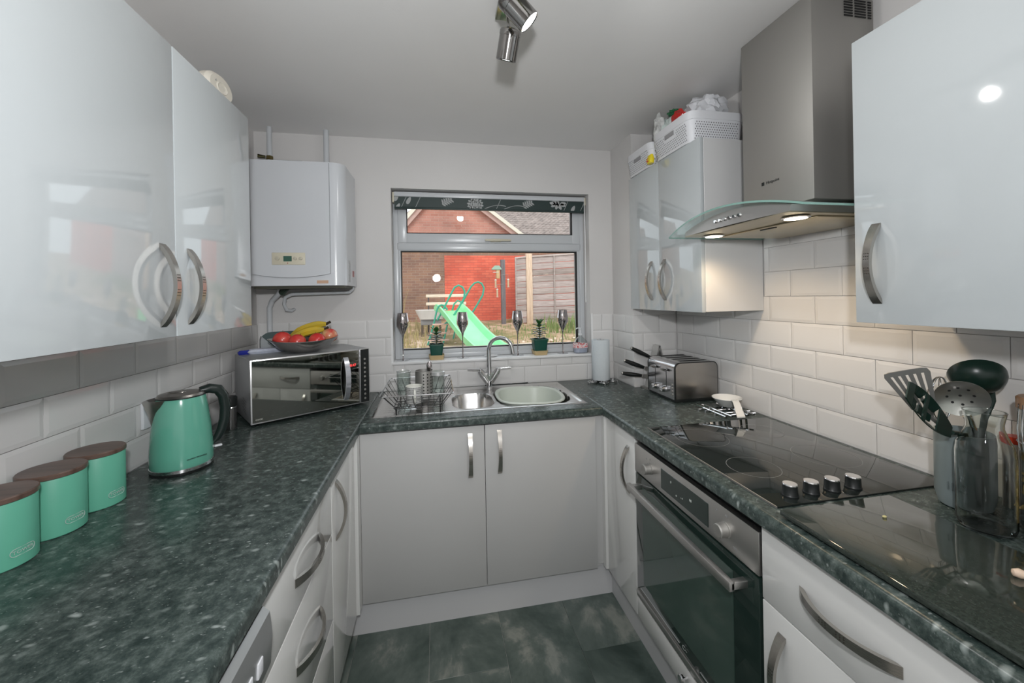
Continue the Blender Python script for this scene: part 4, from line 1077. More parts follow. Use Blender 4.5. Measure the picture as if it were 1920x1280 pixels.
# black slotted spoon leaning far left
u = thing('slotted_spoon', 'black slotted spoon leaning furthest left in the utensil pot', 'utensil', (1.25, -1.60, WZ + .03))
b_, t_ = (1.186, -1.640, 1.106), (1.048, -1.650, 1.216); L = (Vector(t_) - Vector(b_)).length
mx_ = orient(b_, t_, (Vector(tocam) + Vector((.25, 0, .45))))
bm = bm_new(); n = 16
for i in range(n):
    def hw(t): return .034 * math.sin(PI * (t * .72 + .1)) ** .8
    t0, t1 = i / n, (i + 1) / n
    y0_, y1_ = t0 * L, t1 * L; a0, a1 = hw(t0), hw(t1); c0, c1 = .018 * math.sin(PI * t0), .018 * math.sin(PI * t1)
    solid = i < 5 or i in (9, 14, 15)
    for f0, f1 in (((-1, 1),) if solid else ((-1, -.55), (-.28, .28), (.55, 1))):
        def zc(f, c): return -c * (1 - f * f)
        V = [bm.verts.new(mx_ @ Vector(p)) for p in ((a0 * f0, y0_, zc(f0, c0)), (a0 * f1, y0_, zc(f1, c0)), (a1 * f1, y1_, zc(f1, c1)), (a1 * f0, y1_, zc(f0, c1)))]
        V2 = [bm.verts.new(mx_ @ Vector(p)) for p in ((a0 * f0, y0_, zc(f0, c0) - .003), (a0 * f1, y0_, zc(f1, c0) - .003), (a1 * f1, y1_, zc(f1, c1) - .003), (a1 * f0, y1_, zc(f0, c1) - .003))]
        bm.faces.new(V); bm.faces.new(V2[::-1])
        for k in range(4): bm.faces.new((V[k], V[(k + 1) % 4], V2[(k + 1) % 4], V2[k]))
obj('head', bm, M_green_black, u)
obj('handle', tube(bm_new(), [b_, (1.236, -1.630, 1.096), (1.285, -1.620, WZ + .035)], .0055, 8), M_green_black, u)
# steel skimmer
u = thing('skimmer', 'round perforated steel skimmer in front of the turner in the utensil pot', 'utensil', (1.25, -1.62, WZ + .03))
c_ = Vector((1.219, -1.638, 1.182)); mx_ = orient((1.250, -1.634, 1.120), (1.209, -1.638, 1.220), tocam + Vector((0, 0, .1)))
mxc = mx_.copy() @ Matrix.Scale(1.2, 4); mxc.translation = c_
bm = bm_new(); loft(bm, [(0, 0, -.014, .0, .0), (0, 0, -.012, .014, .014), (0, 0, -.006, .028, .028), (0, 0, .001, .038, .038), (0, 0, .0025, .038, .038), (0, 0, -.004, .027, .027), (0, 0, -.0105, .013, .013), (0, 0, -.012, .0, .0)], 32, mx=mxc)
hd_ = obj('head', bm, mat('skimmer_steel', (.50, .49, .46), .3, .9), u)
bm = bm_new()
for r, k in ((.03, 12), (.018, 8), (.0, 1)):
    for i in range(k):
        a = 2 * PI * i / k; z = -.0115 + (r / .038) ** 2 * .012
        t0 = bmesh.new(); bmesh.ops.create_circle(t0, cap_ends=True, segments=10, radius=.0024); merge(bm, t0, 0, mxc @ Matrix.Translation((r * math.cos(a), r * math.sin(a), z + .0012)) @ Matrix.Rotation(-.5 * r / .03, 4, Vector((-math.sin(a), math.cos(a), 0))))
obj('holes', bm, M_slot, hd_)
obj('handle', tube(bm_new(), [mxc @ Vector((.0, -.034, -.001)), (1.262, -1.636, 1.096), (1.284, -1.622, WZ + .035)], [.008, .0055, .005], 10), M_chrome, u)
# black ladle
u = thing('ladle', 'black nylon ladle standing tallest in the utensil pot', 'utensil', (1.25, -1.60, WZ + .03))
c_ = Vector((1.318, -1.600, 1.205)); mx_ = orient(c_ - Vector((-.03, 0, .05)), c_, (Vector((.35, .3, 1.0))))
mxc = mx_.copy(); mxc.translation = c_
n = 12; secs = [(0, 0, -.045 * math.cos(PI / 2 * k / 7), .05 * math.sin(PI / 2 * k / 7) if k else 0, .05 * math.sin(PI / 2 * k / 7)) for k in range(8)]
secs += [(0, 0, .001, .048, .048)] + [(0, 0, -.042 * math.cos(PI / 2 * k / 7), .047 * math.sin(PI / 2 * k / 7) if k else 0, .047 * math.sin(PI / 2 * k / 7)) for k in range(6, -1, -1)]
mxl = Matrix.Translation((1.312, -1.612, 1.228)) @ Vector((.58, .56, .60)).to_track_quat('Z', 'X').to_matrix().to_4x4()
obj('bowl', loft(bm_new(), secs, 32, mx=mxl), M_green_black, u)
obj('handle', tube(bm_new(), [(1.338, -1.618, 1.200), (1.340, -1.620, 1.165), (1.326, -1.618, 1.12), (1.290, -1.612, WZ + .06)], [.012, .011, .008, .006], 12, flat=.6), M_green_black, u)
# whisk, mostly hidden
u = thing('whisk', 'wire whisk behind the ladle in the utensil pot', 'utensil', (1.26, -1.58, WZ + .03))
bm = bm_new()
for k in range(4):
    a = PI * k / 4; pts = []
    for i in range(13):
        t = i / 12; s = .026 * math.sin(PI * t) ** .7 * (1 if True else 0); sgn = 1
        pts.append((0, 0, 0))
    pts = [(1.262 + .026 * math.cos(a) * math.sin(2 * PI * i / 24 * 1), -1.572 + .02 * math.sin(a) * math.sin(2 * PI * i / 24), WZ + .195 + .055 * (1 - math.cos(2 * PI * i / 24))) for i in range(24)]
    tube(bm, pts, .0011, 5, closed=True)
obj('wires', bm, M_chrome, u)
obj('handle', tube(bm_new(), [(1.262, -1.572, WZ + .20), (1.262, -1.575, WZ + .03)], .006, 8), M_chrome, u)

# ------------------------------------------------------------------ carafe, pasta jar, tomato
cxx, cyy = 1.196, -1.690
ca = thing('glass_carafe', 'empty clear glass carafe with a flared neck beside the chopping board', 'carafe', (cxx, cyy, WZ))
outer = [(0, 0), (.036, 0), (.043, .005), (.0455, .016), (.0455, .165), (.043, .185), (.033, .208), (.0285, .222), (.0285, .232), (.033, .256)]
inner = [(.0315, .256), (.0268, .232), (.0268, .222), (.031, .207), (.041, .184), (.0435, .165), (.0435, .018), (.040, .008), (0, .006)]
M_rglass = mat('refractive_glass', (.93, .97, .955), 0.0, trans=1., ior=1.40)
obj('glass_body', lathe(bm_new(), [(r, WZ + .0005 + z) for r, z in outer + inner], cxx, cyy, 48), M_rglass, ca)
obj('rim', tube(bm_new(), arc((cxx, cyy, WZ + .257), .0325, 0, 2 * PI, 36, 'XY')[:-1], .0011, 6, closed=True), M_glass, ca)
jx, jy, jr = 1.296, -1.742, .047
pj = thing('pasta_jar', 'tall clip top glass jar of dry pasta with a wooden lid at the right edge', 'jar', (jx, jy, WZ))
obj('glass_body', lathe(bm_new(), [(0, WZ + .0005), (jr - .004, WZ + .0005), (jr, WZ + .006), (jr, WZ + .262), (jr - .0025, WZ + .262), (jr - .0025, WZ + .008), (0, WZ + .006)], jx, jy, 40), M_glass, pj)
obj('lid', lathe(bm_new(), [(jr - .001, WZ + .2625), (jr + .003, WZ + .264), (jr + .003, WZ + .286), (jr, WZ + .289), (0, WZ + .289)], jx, jy, 40), M_bamboo, pj)
M_pasta = mat('dry_pasta', (.66, .46, .18), .5, vary=.15, vscale=40)
rnd = random.Random(11); spm = []
for v in range(3):
    bm = bm_new(); n = 10 + 3 * v
    tube(bm, [(.011 * math.cos(t * 1.5), .011 * math.sin(t * 1.5), (t - n / 2) * .0022) for t in range(n)], [.0022] * n, 5, flat=2.2)
    spm.append(finish(bm, 'pasta_piece', [M_pasta], 60))
for k in range(150):
    a = rnd.uniform(0, 2 * PI); r = rnd.uniform(.012, jr - .017); z = WZ + .02 + (k / 150) * .225
    inst('pasta_piece', rnd.choice(spm), Matrix.Translation((jx + r * math.cos(a), jy + r * math.sin(a), z)) @ Euler((rnd.uniform(0, 3), rnd.uniform(0, 3), rnd.uniform(0, 6))).to_matrix().to_4x4() @ Matrix.Scale(.95, 4), pj)
bm = bm_new(); aa = math.atan2(CAM.y - jy, CAM.x - jx) - 1.05
ex, ey = math.cos(aa), math.sin(aa)
for d in (.0, .012):
    ox, oy = -ey * d, ex * d
    tube(bm, [(jx + (jr + .004) * ex + ox, jy + (jr + .004) * ey + oy, WZ + .275), (jx + (jr + .007) * ex + ox, jy + (jr + .007) * ey + oy, WZ + .22), (jx + (jr + .004) * ex + ox, jy + (jr + .004) * ey + oy, WZ + .175)], .0013, 6)
tube(bm, [(jx + (jr + .0015) * math.cos(2 * PI * i / 30), jy + (jr + .0015) * math.sin(2 * PI * i / 30), WZ + .19) for i in range(30)], .0013, 6, closed=True)
obj('wire_clip', bm, M_chrome, pj)
tag(obj('cherry_tomato', loft(bm_new(), [(1.343, -1.655, WZ + .0, .004, .004), (1.343, -1.655, WZ + .006, .016, .016), (1.343, -1.655, WZ + .018, .021, .021), (1.343, -1.655, WZ + .031, .015, .015), (1.343, -1.655, WZ + .035, .002, .002)], 20), mat('tomato_red', (.55, .05, .02), .25)), 'small red tomato behind the glass carafe', 'tomato') if False else None
rj = thing('spice_jar', 'small jar with a red lid behind the pasta jar', 'jar', (1.357, -1.655, WZ))
obj('glass_body', lathe(bm_new(), [(0, WZ), (.017, WZ), (.019, WZ + .004), (.019, WZ + .150), (.017, WZ + .160), (0, WZ + .160)], 1.357, -1.655, 24), mat('spice_brown', (.30, .25, .20), .3), rj)
obj('lid', lathe(bm_new(), [(.018, WZ + .160), (.019, WZ + .162), (.019, WZ + .176), (0, WZ + .177)], 1.357, -1.655, 24), mat('tomato_red', (.55, .05, .02), .25), rj)

# ------------------------------------------------------------------ kettle
kx, ky = -.776, -.912
kt = thing('kettle', 'mint green electric kettle with a steel spout and black handle', 'kettle', (kx, ky, WZ))
prof = [(.079, WZ + .020), (.0805, WZ + .026), (.080, WZ + .06), (.075, WZ + .13), (.068, WZ + .19), (.063, WZ + .222), (.060, WZ + .230)]
obj('body', lathe(bm_new(), prof, kx, ky, 56), M_mint_g, kt)
bs = obj('base', lathe(bm_new(), [(.070, WZ + .0), (.079, WZ + .002), (.080, WZ + .006), (.080, WZ + .009)], kx, ky, 56), M_black, kt)
obj('steel_band', lathe(bm_new(), [(.0795, WZ + .009), (.0805, WZ + .010), (.0805, WZ + .019), (.079, WZ + .020)], kx, ky, 56), M_chrome, kt)
lidz = WZ + .231
obj('lid', lathe(bm_new(), [(.061, lidz - .002), (.062, lidz + .001), (.058, lidz + .007), (.030, lidz + .012), (0, lidz + .013)], kx, ky, 48), mat('brushed_dark_steel', (.36, .34, .32), .28, 1.), kt)
obj('lid_rim', tube(bm_new(), arc((kx, ky, lidz - .001), .0615, 0, 2 * PI, 40, 'XY')[:-1], .0022, 8, closed=True), M_black, kt)
# oval grip inset on the lid
obj('lid_grip', loft(bm_new(), [(kx - .005, ky - .012, lidz + .010, .026, .016), (kx - .005, ky - .012, lidz + .014, .024, .014), (kx - .005, ky - .012, lidz + .0155, .018, .010)], 24), mat('brushed_dark_steel'), kt)
ha = math.radians(38); hd_x, hd_y = math.cos(ha), math.sin(ha)      # handle direction
def kp(r, z, a=ha, s=0): return (kx + r * math.cos(a) - s * math.sin(a), ky + r * math.sin(a) + s * math.cos(a), WZ + z)
pts = [kp(.048, .236), kp(.072, .240), kp(.096, .232), kp(.110, .208), kp(.115, .168), kp(.112, .130), kp(.103, .096), kp(.091, .072), kp(.079, .060)]
obj('handle', tube(bm_new(), pts, [.014, .017, .018, .0175, .017, .0165, .0155, .013, .010], 14, flat=.9), mat('handle_black', (.014, .022, .02), .28), kt)
# spout: v-shaped
sa = math.radians(222)
bm = bm_new()
tip = kp(.112, .222, sa)
A_ = [kp(.062 * math.cos(d), .228, sa, .062 * math.sin(d)) for d in (-.62, -.4, -.2, 0, .2, .4, .62)]
top = [bm.verts.new(kp(.050, .229, sa, -.044)), bm.verts.new(kp(.080, .229, sa, -.020)), bm.verts.new(kp(.094, .228, sa, 0)), bm.verts.new(kp(.080, .229, sa, .020)), bm.verts.new(kp(.050, .229, sa, .044))]
low = [bm.verts.new(kp(.064, .190, sa, -.018)), bm.verts.new(kp(.074, .185, sa, -.008)), bm.verts.new(kp(.078, .180, sa, 0)), bm.verts.new(kp(.074, .185, sa, .008)), bm.verts.new(kp(.064, .190, sa, .018))]
bot = bm.verts.new(kp(.072, .145, sa, 0)); inn = bm.verts.new(kp(.060, .20, sa, 0))
for i in range(4):
    bm.faces.new((top[i], top[i + 1], low[i + 1], low[i])); bm.faces.new((low[i], low[i + 1], bot))
bm.faces.new((top[4], top[3], top[2], top[1], top[0], inn))
obj('spout', bm, mat('spout_steel', (.60, .58, .56), .25, 1.), kt, angle=50)
ang = math.atan2(CAM.y - ky, CAM.x - kx) + .45
inst('lettering', text_mesh('MORPHY RICHARDS', .006, mat_=M_black), frame_mx((kx + .0805 * math.cos(ang), ky + .0805 * math.sin(ang), WZ + .046), (-math.sin(ang), math.cos(ang), 0), (math.cos(ang), math.sin(ang), -.0)), kt)
obj('switch', B(-.01, .012, -.006, .006, -.003, .003, bev=.002, mx=Matrix.Translation(kp(.092, .045)) @ Matrix.Rotation(ha, 4, 'Z')), M_white_pl, kt)
# wall socket behind the kettle
ws = thing('wall_socket', 'white double wall socket on the tiles behind the kettle', 'socket', (LW, -.80, WZ + .16))
obj('plate', B(LW + .0005, LW + .011, -.865, -.72, WZ + .115, WZ + .200, bev=.003), M_white_pl, ws)
for y in (-.83, -.755):
    obj('rocker', B(LW + .010, LW + .014, y - .008, y + .008, WZ + .175, WZ + .19, bev=.001), M_white_pl, ws)
obj('plug', B(LW + .0115, LW + .038, -.775, -.735, WZ + .125, WZ + .168, bev=.005), M_white_pl, ws)

# ------------------------------------------------------------------ canisters
CR = .0555
can = thing('canister', 'mint canister', 'canister', (0, 0, 0), 'mint storage canisters with dark wooden lids')
L0 = True
obj('tin', lathe(bm_new(), [(CR - .002, 0), (CR, .002), (CR, .130), (CR - .001, .132)], n=48), M_mint, can, local=True)
obj('lid', lathe(bm_new(), [(CR - .001, .1325), (CR + .002, .134), (CR + .002, .142), (CR, .1445), (0, .1445)], n=48), M_walnut, can, local=True)
M_emb = mat('embossed_silver', (.62, .72, .68), .35, .4)
a = math.radians(-28); e_ = []
ctrs = [(-.8590, -1.118, 'mint canister with a dark wooden lid, nearest the kettle'), (-.8595, -1.238, 'mint canister with a dark wooden lid, middle of the row of three'), (-.8590, -1.358, 'mint canister with a dark wooden lid, at the left edge of the photo')]
# badge: rounded outline + word, wrapped on the tin
def badge(a0):
    bm = bm_new(); pts = []
    for x, z in rrect(-.020, .020, -.0075, .0075, .0074, 6):
        an = a0 + x / CR; pts.append(((CR + .0008) * math.cos(an), (CR + .0008) * math.sin(an), .030 + z))
    tube(bm, pts, .0007, 5, closed=True); return bm
BA = math.radians(-12)
obj('badge', badge(BA), M_emb, can, local=True)
me = text_mesh('TOWER', .0095, .0003, M_emb)
for v in me.vertices:
    an = BA + v.co.x / CR; r = CR + .0006 + v.co.z; v.co = (r * math.cos(an), r * math.sin(an), .030 + v.co.y)
o = bpy.data.objects.new('lettering', me); link(o, can, local=True)
for i, (x, y, lab) in enumerate(ctrs):
    c = can if i == 0 else copy_tree(can)
    c.location = (x, y, WZ + .0005); c.rotation_euler = (0, 0, 0); c['label'] = lab
# mill between kettle and microwave
ml = thing('pepper_mill', 'small grey and black pepper mill between the kettle and the microwave', 'mill', (-.822, -.50, WZ))
mxx, myy = -.818, -.520
obj('body', lathe(bm_new(), [(.021, WZ), (.022, WZ + .008), (.021, WZ + .018), (.021, WZ + .085), (.019, WZ + .092), (0, WZ + .092)], mxx, myy, 28), mat('mill_grey', (.16, .16, .16), .25, .8), ml)
obj('cap', lathe(bm_new(), [(.020, WZ + .0925), (.024, WZ + .098), (.024, WZ + .130), (.019, WZ + .136), (0, WZ + .137)], mxx, myy, 28), M_black, ml)
obj('collar', lathe(bm_new(), [(.0205, WZ + .086), (.0225, WZ + .089), (.0205, WZ + .093)], mxx, myy, 28), M_chrome, ml)

# ------------------------------------------------------------------ microwave (built in its own frame, then turned)
mw = thing('microwave', 'silver microwave with a mirrored door in the left corner', 'microwave', (0, 0, 0))
MWW, MWD, MWH = .508, .315, .268
Z0 = .013
M_mw = mat('microwave_silver', (.36, .37, .38), .35, .5)
M_mirror = mat('mirror_door', (.33, .34, .31), .03, 1.)
obj('casing', B(0, MWW, .014, MWD, Z0, Z0 + MWH, bev=.006), M_mw, mw, local=True)
dr = obj('door', B(0, MWW - .050, 0, .013, Z0, Z0 + MWH, bev=.002), mat('bright_silver', (.62, .62, .62), .3, .8), mw, local=True)
obj('mirror_panel', B(.006, MWW - .054, -.001, .002, Z0 + .006, Z0 + MWH - .006), M_mirror, dr, local=True)
cp = obj('control_panel', B(MWW - .048, MWW, 0, .013, Z0, Z0 + MWH, bev=.002), mat('bright_silver'), mw, local=True)
obj('panel_face', B(MWW - .045, MWW - .003, -.001, .002, Z0 + .004, Z0 + MWH - .004), M_black, cp, local=True)
for k in range(10):
    z = Z0 + .022 + k * .0215
    obj('button', lathe(bm_new(), [(.0055, 0), (.005, .002), (0, .0025)], n=12, mx=frame_mx((MWW - .024, -.001, z), (1, 0, 0), (0, -1, 0))), M_steel, cp, local=True)
def on_face(me, x, z, parent):
    o = bpy.data.objects.new('lettering', me); o.matrix_basis = frame_mx((x, -.0015, z), (1, 0, 0), (0, -1, 0)); link(o, parent, local=True); return o
on_face(text_mesh('0:47', .017, .0003, M_red_led), MWW - .082, Z0 + .192, dr)
on_face(text_mesh('COOK', .009, .0002, mat('pale_logo', (.6, .6, .55), .5)), .030, Z0 + .018, dr)
bm = bm_new(); hxm = MWW - .118; V = []
for i in range(15):
    t = i / 14; z = Z0 + .030 + t * .205; bow = .034 * (1 - (2 * t - 1) ** 2) ** .8 + .001
    V.append([bm.verts.new((hxm - .011, -bow, z)), bm.verts.new((hxm + .011, -bow - .003, z)), bm.verts.new((hxm + .011, -max(0, bow - .007), z)), bm.verts.new((hxm - .011, -max(0, bow - .005), z))])
for a_, b_ in zip(V, V[1:]):
    for k in range(4): bm.faces.new((a_[k], a_[(k + 1) % 4], b_[(k + 1) % 4], b_[k]))
bm.faces.new(V[0]); bm.faces.new(V[-1][::-1])
obj('handle', bm, mat('handle_silver', (.60, .61, .66), .2, .8), dr, local=True)
for i in range(6):
    bm = bm_new()
    for j in range(5):
        lathe(bm, [(.0028, 0), (0, .0001)], n=8, mx=frame_mx((-.0004, .085 + i * .011 + (j % 2) * .005, Z0 + .030 + j * .013 + i * .002), (0, 1, 0), (-1, 0, 0)), cap0=True)
    obj('vent_holes', bm, M_slot, mw, local=True)
for x in (.04, MWW - .04):
    for y in (.05, MWD - .05): obj('foot', lathe(bm_new(), [(.012, 0), (.012, Z0 + .001)], x, y, 16), M_black, mw, local=True)
mw.location = (-.735, -.540, WZ); mw.rotation_euler = (0, 0, math.radians(33.6))
MT = WZ + Z0 + MWH
# fruit bowl and fruit
fbx, fby = -.594, -.318
fb = thing('fruit_bowl', 'shallow silver fruit bowl on top of the microwave', 'bowl', (fbx, fby, MT))
ra = math.radians(12)
def fbz(x, y, z):
    d = (x * math.cos(0) + y * 0); return z + .014 * (abs(x) / .155) ** 3
bm = loft(bm_new(), [(0, 0, 0, .050, .045), (0, 0, .003, .062, .055), (0, 0, .024, .112, .098), (0, 0, .056, .150, .124), (0, 0, .058, .146, .121), (0, 0, .027, .109, .095), (0, 0, .007, .060, .053), (0, 0, .006, 0, 0)], 56, mx=None, zf=fbz)
bmesh.ops.transform(bm, matrix=Matrix.Translation((fbx, fby, MT + .0005)) @ Matrix.Rotation(ra, 4, 'Z'), verts=bm.verts)
obj('dish', bm, mat('cast_silver', (.52, .50, .48), .22, .95, bump=.2, bscale=90), fb)
def apple_mat(n, c1, c2):
    m = mat(n, c1, .25, coat=.3); nt = m.node_tree; b = nt.nodes['Principled BSDF']
    tc = nt.nodes.new('ShaderNodeTexCoord'); nz = nt.nodes.new('ShaderNodeTexNoise'); nz.inputs['Scale'].default_value = 14; nz.inputs['Detail'].default_value = 5; nt.links.new(tc.outputs['Object'], nz.inputs['Vector'])
    nt.links.new(ramp(nt, nz.outputs['Fac'], [(.4, c1), (.62, c2)]), b.inputs['Base Color']); return m
AM = [apple_mat('apple_red', (.55, .02, .02), (.60, .08, .06)), apple_mat('apple_striped', (.60, .05, .05), (.62, .42, .20))]
def apple(label, x, y, z, r, m, tilt=0):
    t = thing('apple', label, 'apple', (x, y, z - r), 'apples in the fruit bowl')
    pr = []
    for k in range(13):
        a = PI * k / 12; rr = r * math.sin(a) * (1 + .06 * math.cos(a)); zz = -r * .92 * math.cos(a)
        if k == 12: zz -= r * .22
        if k == 11: zz -= r * .02
        if k == 0: zz += r * .1
        pr.append((max(rr, 0), zz))
    mx = Matrix.Translation((x, y, z)) @ Matrix.Rotation(tilt, 4, 'Y')
    obj('flesh', lathe(bm_new(), pr, n=28, mx=mx), m, t)
    obj('stalk', tube(bm_new(), [mx @ Vector((0, 0, r * .66)), mx @ Vector((.003, 0, r * 1.05))], .0013, 6), mat('stalk', (.12, .07, .03), .8), t)
apple('large red apple at the left end of the fruit bowl', -.678, -.348, MT + .0640, .041, AM[0])
apple('red apple second from the left in the fruit bowl', -.604, -.378, MT + .0560, .037, AM[0], .3)
apple('red apple at the front right of the fruit bowl', -.528, -.352, MT + .0570, .037, AM[0], -.2)
apple('pale striped apple at the right end of the fruit bowl', -.490, -.283, MT + .0720, .037, AM[1], .1)
M_ban = apple_mat('banana_yellow', (.62, .42, .03), (.50, .38, .05))
def banana(label, off, zo, seed):
    t = thing('banana', label, 'banana', (-.58, -.28, MT + .06), 'bananas in the fruit bowl')
    pts = []; rr = []
    for i in range(13):
        s = i / 12; x = -.680 + .175 * s; y = -.272 + off + .012 * s - .03 * math.sin(PI * s) * (1 if off < 0 else .6); z = MT + .056 + zo + .052 * math.sin(PI * .60 * s)
        pts.append((x, y, z)); rr.append(.0195 * min(1, .35 + 2.6 * s, .42 + 2.2 * (1 - s)))
    obj('fruit', tube(bm_new(), pts[:12], rr[:12], 7), M_ban, t, angle=20)
    e = Vector(pts[11]); obj('stalk', tube(bm_new(), [e, e + Vector((.014, 0, .008)), e + Vector((.022, .001, .012))], [.0075, .006, .0065], 7), mat('banana_tip', (.03, .02, .01), .7), t)
banana('banana at the back of the fruit bowl', .036, .016, 1)
banana('banana in front of the other one, behind the apples', -.004, -.008, 2)
# packet and tray behind bowl
o = obj('snack_packet', loft(bm_new(), [(0, 0, 0, .070, .030, 5), (0, 0, .010, .078, .036, 5), (0, 0, .020, .065, .028, 5)], 24, mx=Matrix.Translation((-.775, -.275, MT)) @ Matrix.Rotation(.5, 4, 'Z')), mat('packet_white', (.62, .66, .78), .35, vary=.2, vscale=25))
tag(o, 'white and blue crumpled packet on the microwave, left of the fruit bowl', 'packet')
o2 = B(-.846, -.800, -.262, -.22, MT + .0, MT + .012, bev=.003)
o = thing('blue_packet', 'small dark blue packet at the left rear corner of the microwave top', 'packet', (-.823, -.30, MT))
obj('wrapper', loft(bm_new(), [(0, 0, 0, .024, .012, 4), (0, 0, .010, .028, .016, 4), (0, 0, .018, .020, .008, 4)], 20, mx=Matrix.Translation((-.848, -.320, MT)) @ Matrix.Rotation(.5, 4, 'Z')), mat('packet_blue', (.02, .03, .30), .35), o); bmesh.ops.delete(o2, geom=o2.verts); o2.free()
# grey scoop-shaped tray standing behind the bowl
ty_ = thing('grey_tray', 'grey curved plastic tray with a dark green inside, standing behind the fruit bowl', 'tray', (-.74, -.16, MT))
def trayprof(x0, x1, z0, z1, r): return [(x0, z0), (x1, z0), (x1, z1 - r * .2), (x1 - r * .5, z1), (x0 + r, z1)] + [(x0 + r - r * math.sin(PI / 2 * i / 6), z1 - r + r * math.cos(PI / 2 * i / 6)) for i in range(1, 7)]
mxt = Matrix.Translation((-.79, -.205, MT)) @ Matrix.Rotation(.45, 4, 'Z')
bm = prism(bm_new(), trayprof(-.035, .24, .0, .088, .05), 'Y', .045, .049, mx=mxt)
obj('back_panel', bm, mat('tray_green', (.02, .05, .05), .4), ty_)
prism_side = prism(bm_new(), [(-.035, 0), (-.035, .055), (-.03, .072), (.04, .0)], 'Y', -.02, .0445, mx=mxt)
obj('side_panel', prism_side, mat('tray_grey', (.26, .28, .29), .4), ty_)

# ------------------------------------------------------------------ boiler
bo = thing('boiler', 'white wall mounted gas boiler with a cream control strip in the left corner', 'boiler', (-.66, -.15, 1.50))
bx0_, bx1_, byf = -.842, -.412, -.285
def bprof(x0, x1, yf, yb, r):
    P_ = [(x0, yb), (x0, yf + .012), (x0 + .012, yf)]
    for i in range(9):
        a = -PI / 2 + (PI / 2) * i / 8; P_.append((x1 - r + r * math.cos(a), yf + r + r * math.sin(a)))
    P_ += [(x1, yb)]; return P_
bz0, bz1 = 1.508, 2.108
bm = prism(bm_new(), bprof(bx0_, bx1_, byf, -.012, .055), 'Z', bz0, bz1)
obj('casing', bm, M_boiler, bo)
# raised front door panel with slightly bowed bottom
pts = [(bx0_ + .018, bz1 - .004)] + [(bx0_ + .018 + (.345) * i / 10, bz0 + .055 - .016 * math.sin(PI * i / 10) if 0 < i < 10 else bz0 + .058) for i in range(11)] + [(bx0_ + .363, bz1 - .004)]
fd = obj('front_panel', prism(bm_new(), pts, 'Y', byf - .008, byf + .004), M_boiler, bo)
obj('panel_gap', tube(bm_new(), [(x, byf - .0005, z) for x, z in pts], .0016, 6), mat('gap_grey', (.25, .26, .27), .6), bo)
cs = obj('control_strip', B(bx0_ + .105, bx0_ + .252, byf - .011, byf - .003, bz0 + .100, bz0 + .158, bev=.003), M_cream, fd, label='cream control strip')
M_knob = mat('knob_cream', (.50, .47, .38), .4)
obj('display', B(bx0_ + .157, bx0_ + .193, byf - .0125, byf - .010, bz0 + .116, bz0 + .141), M_lcd, bo)
for x, r in ((.130, .010), (.208, .008), (.233, .008)):
    obj('knob', lathe(bm_new(), [(r, 0), (r * .95, .005), (r * .6, .006), (0, .006)], n=20, mx=frame_mx((bx0_ + x, byf - .0108, bz0 + .130), (1, 0, 0), (0, -1, 0))), M_knob, bo)
obj('indicator', lathe(bm_new(), [(.0025, 0), (0, .001)], n=10, mx=frame_mx((bx0_ + .175, byf - .0112, bz0 + .108), (1, 0, 0), (0, -1, 0))), mat('red_dot', (.3, .02, .02), .4), bo)
obj('orange_label', B(bx0_ + .300, bx0_ + .352, byf - .0012, byf + .001, bz0 + .010, bz0 + .025), mat('label_orange', (.55, .36, .25), .6), bo)
obj('side_label', B(bx1_ - .0005, bx1_ + .0012, -.215, -.165, bz0 + .02, bz0 + .13), mat('label_grey', (.48, .49, .50), .6, vary=.2, vscale=90), bo)
obj('red_label', B(bx1_ - .0005, bx1_ + .0012, -.115, -.075, bz0 + .050, bz0 + .082), mat('label_red', (.42, .20, .20), .6), bo)
obj('bottom_tray', B(bx0_ + .01, bx1_ - .01, byf + .03, -.02, bz0 - .012, bz0), mat('dark_tray', (.07, .07, .05), .6), bo)
obj('top_seam', B(bx0_ + .10, bx0_ + .24, byf + .01, byf + .02, bz1, bz1 + .004), M_rubber, bo)
# pipes
def pipe(label, pts, r, extra=None):
    p = tag(obj('pipe', tube(bm_new(), pts, r, 14), M_upvc), label, 'pipe', 'white pipes around the boiler'); return p
pipe('white pipe rising from the left of the boiler top to the ceiling', [(-.825, -.062, 2.13), (-.825, -.062, ZC)], .0125)
VZ = .072
pv = thing('pipe_valve', 'brass valve on the left pipe just above the boiler', 'valve', (-.84, -.06, 2.18))
bm = lathe(bm_new(), [(.0135, 2.106 + VZ), (.018, 2.110 + VZ), (.018, 2.125 + VZ), (.0135, 2.129 + VZ)], -.825, -.062, 6)
obj('nut', bm, mat('brass', (.20, .16, .07), .3, .9), pv)
obj('tap_head', tube(bm_new(), [(-.842, -.07, 2.119 + VZ), (-.875, -.08, 2.121 + VZ)], [.008, .010], 8), mat('brass_dark', (.05, .045, .02), .4, .8), pv)
pipe('white pipe rising from the right of the boiler top to the ceiling', [(-.545, -.062, 2.109), (-.545, -.062, ZC)], .014)
pipe('thick white drop pipe under the left of the boiler', [(-.770, -.10, 1.506), (-.785, -.08, 1.475), (-.832, -.04, 1.44), (-.848, -.035, 1.40), (-.848, -.035, 1.30), (-.848, -.035, WZ + .001)], .013)
pipe('thin white pipe running along under the boiler and turning into the wall', [(-.425, -.06, 1.507), (-.425, -.055, 1.495), (-.44, -.05, 1.478), (-.62, -.05, 1.474), (-.73, -.05, 1.472), (-.765, -.05, 1.455), (-.772, -.05, 1.42), (-.765, -.035, 1.388), (-.745, -.02, 1.383), (-.74, .004, 1.39)], .009)
tag(obj('pipe_fitting', tube(bm_new(), [(-.735, -.12, 1.505), (-.765, -.095, 1.478)], [.018, .017], 10), mat('fitting_green', (.03, .05, .035), .5)), 'dark green fitting under the boiler', 'fitting')

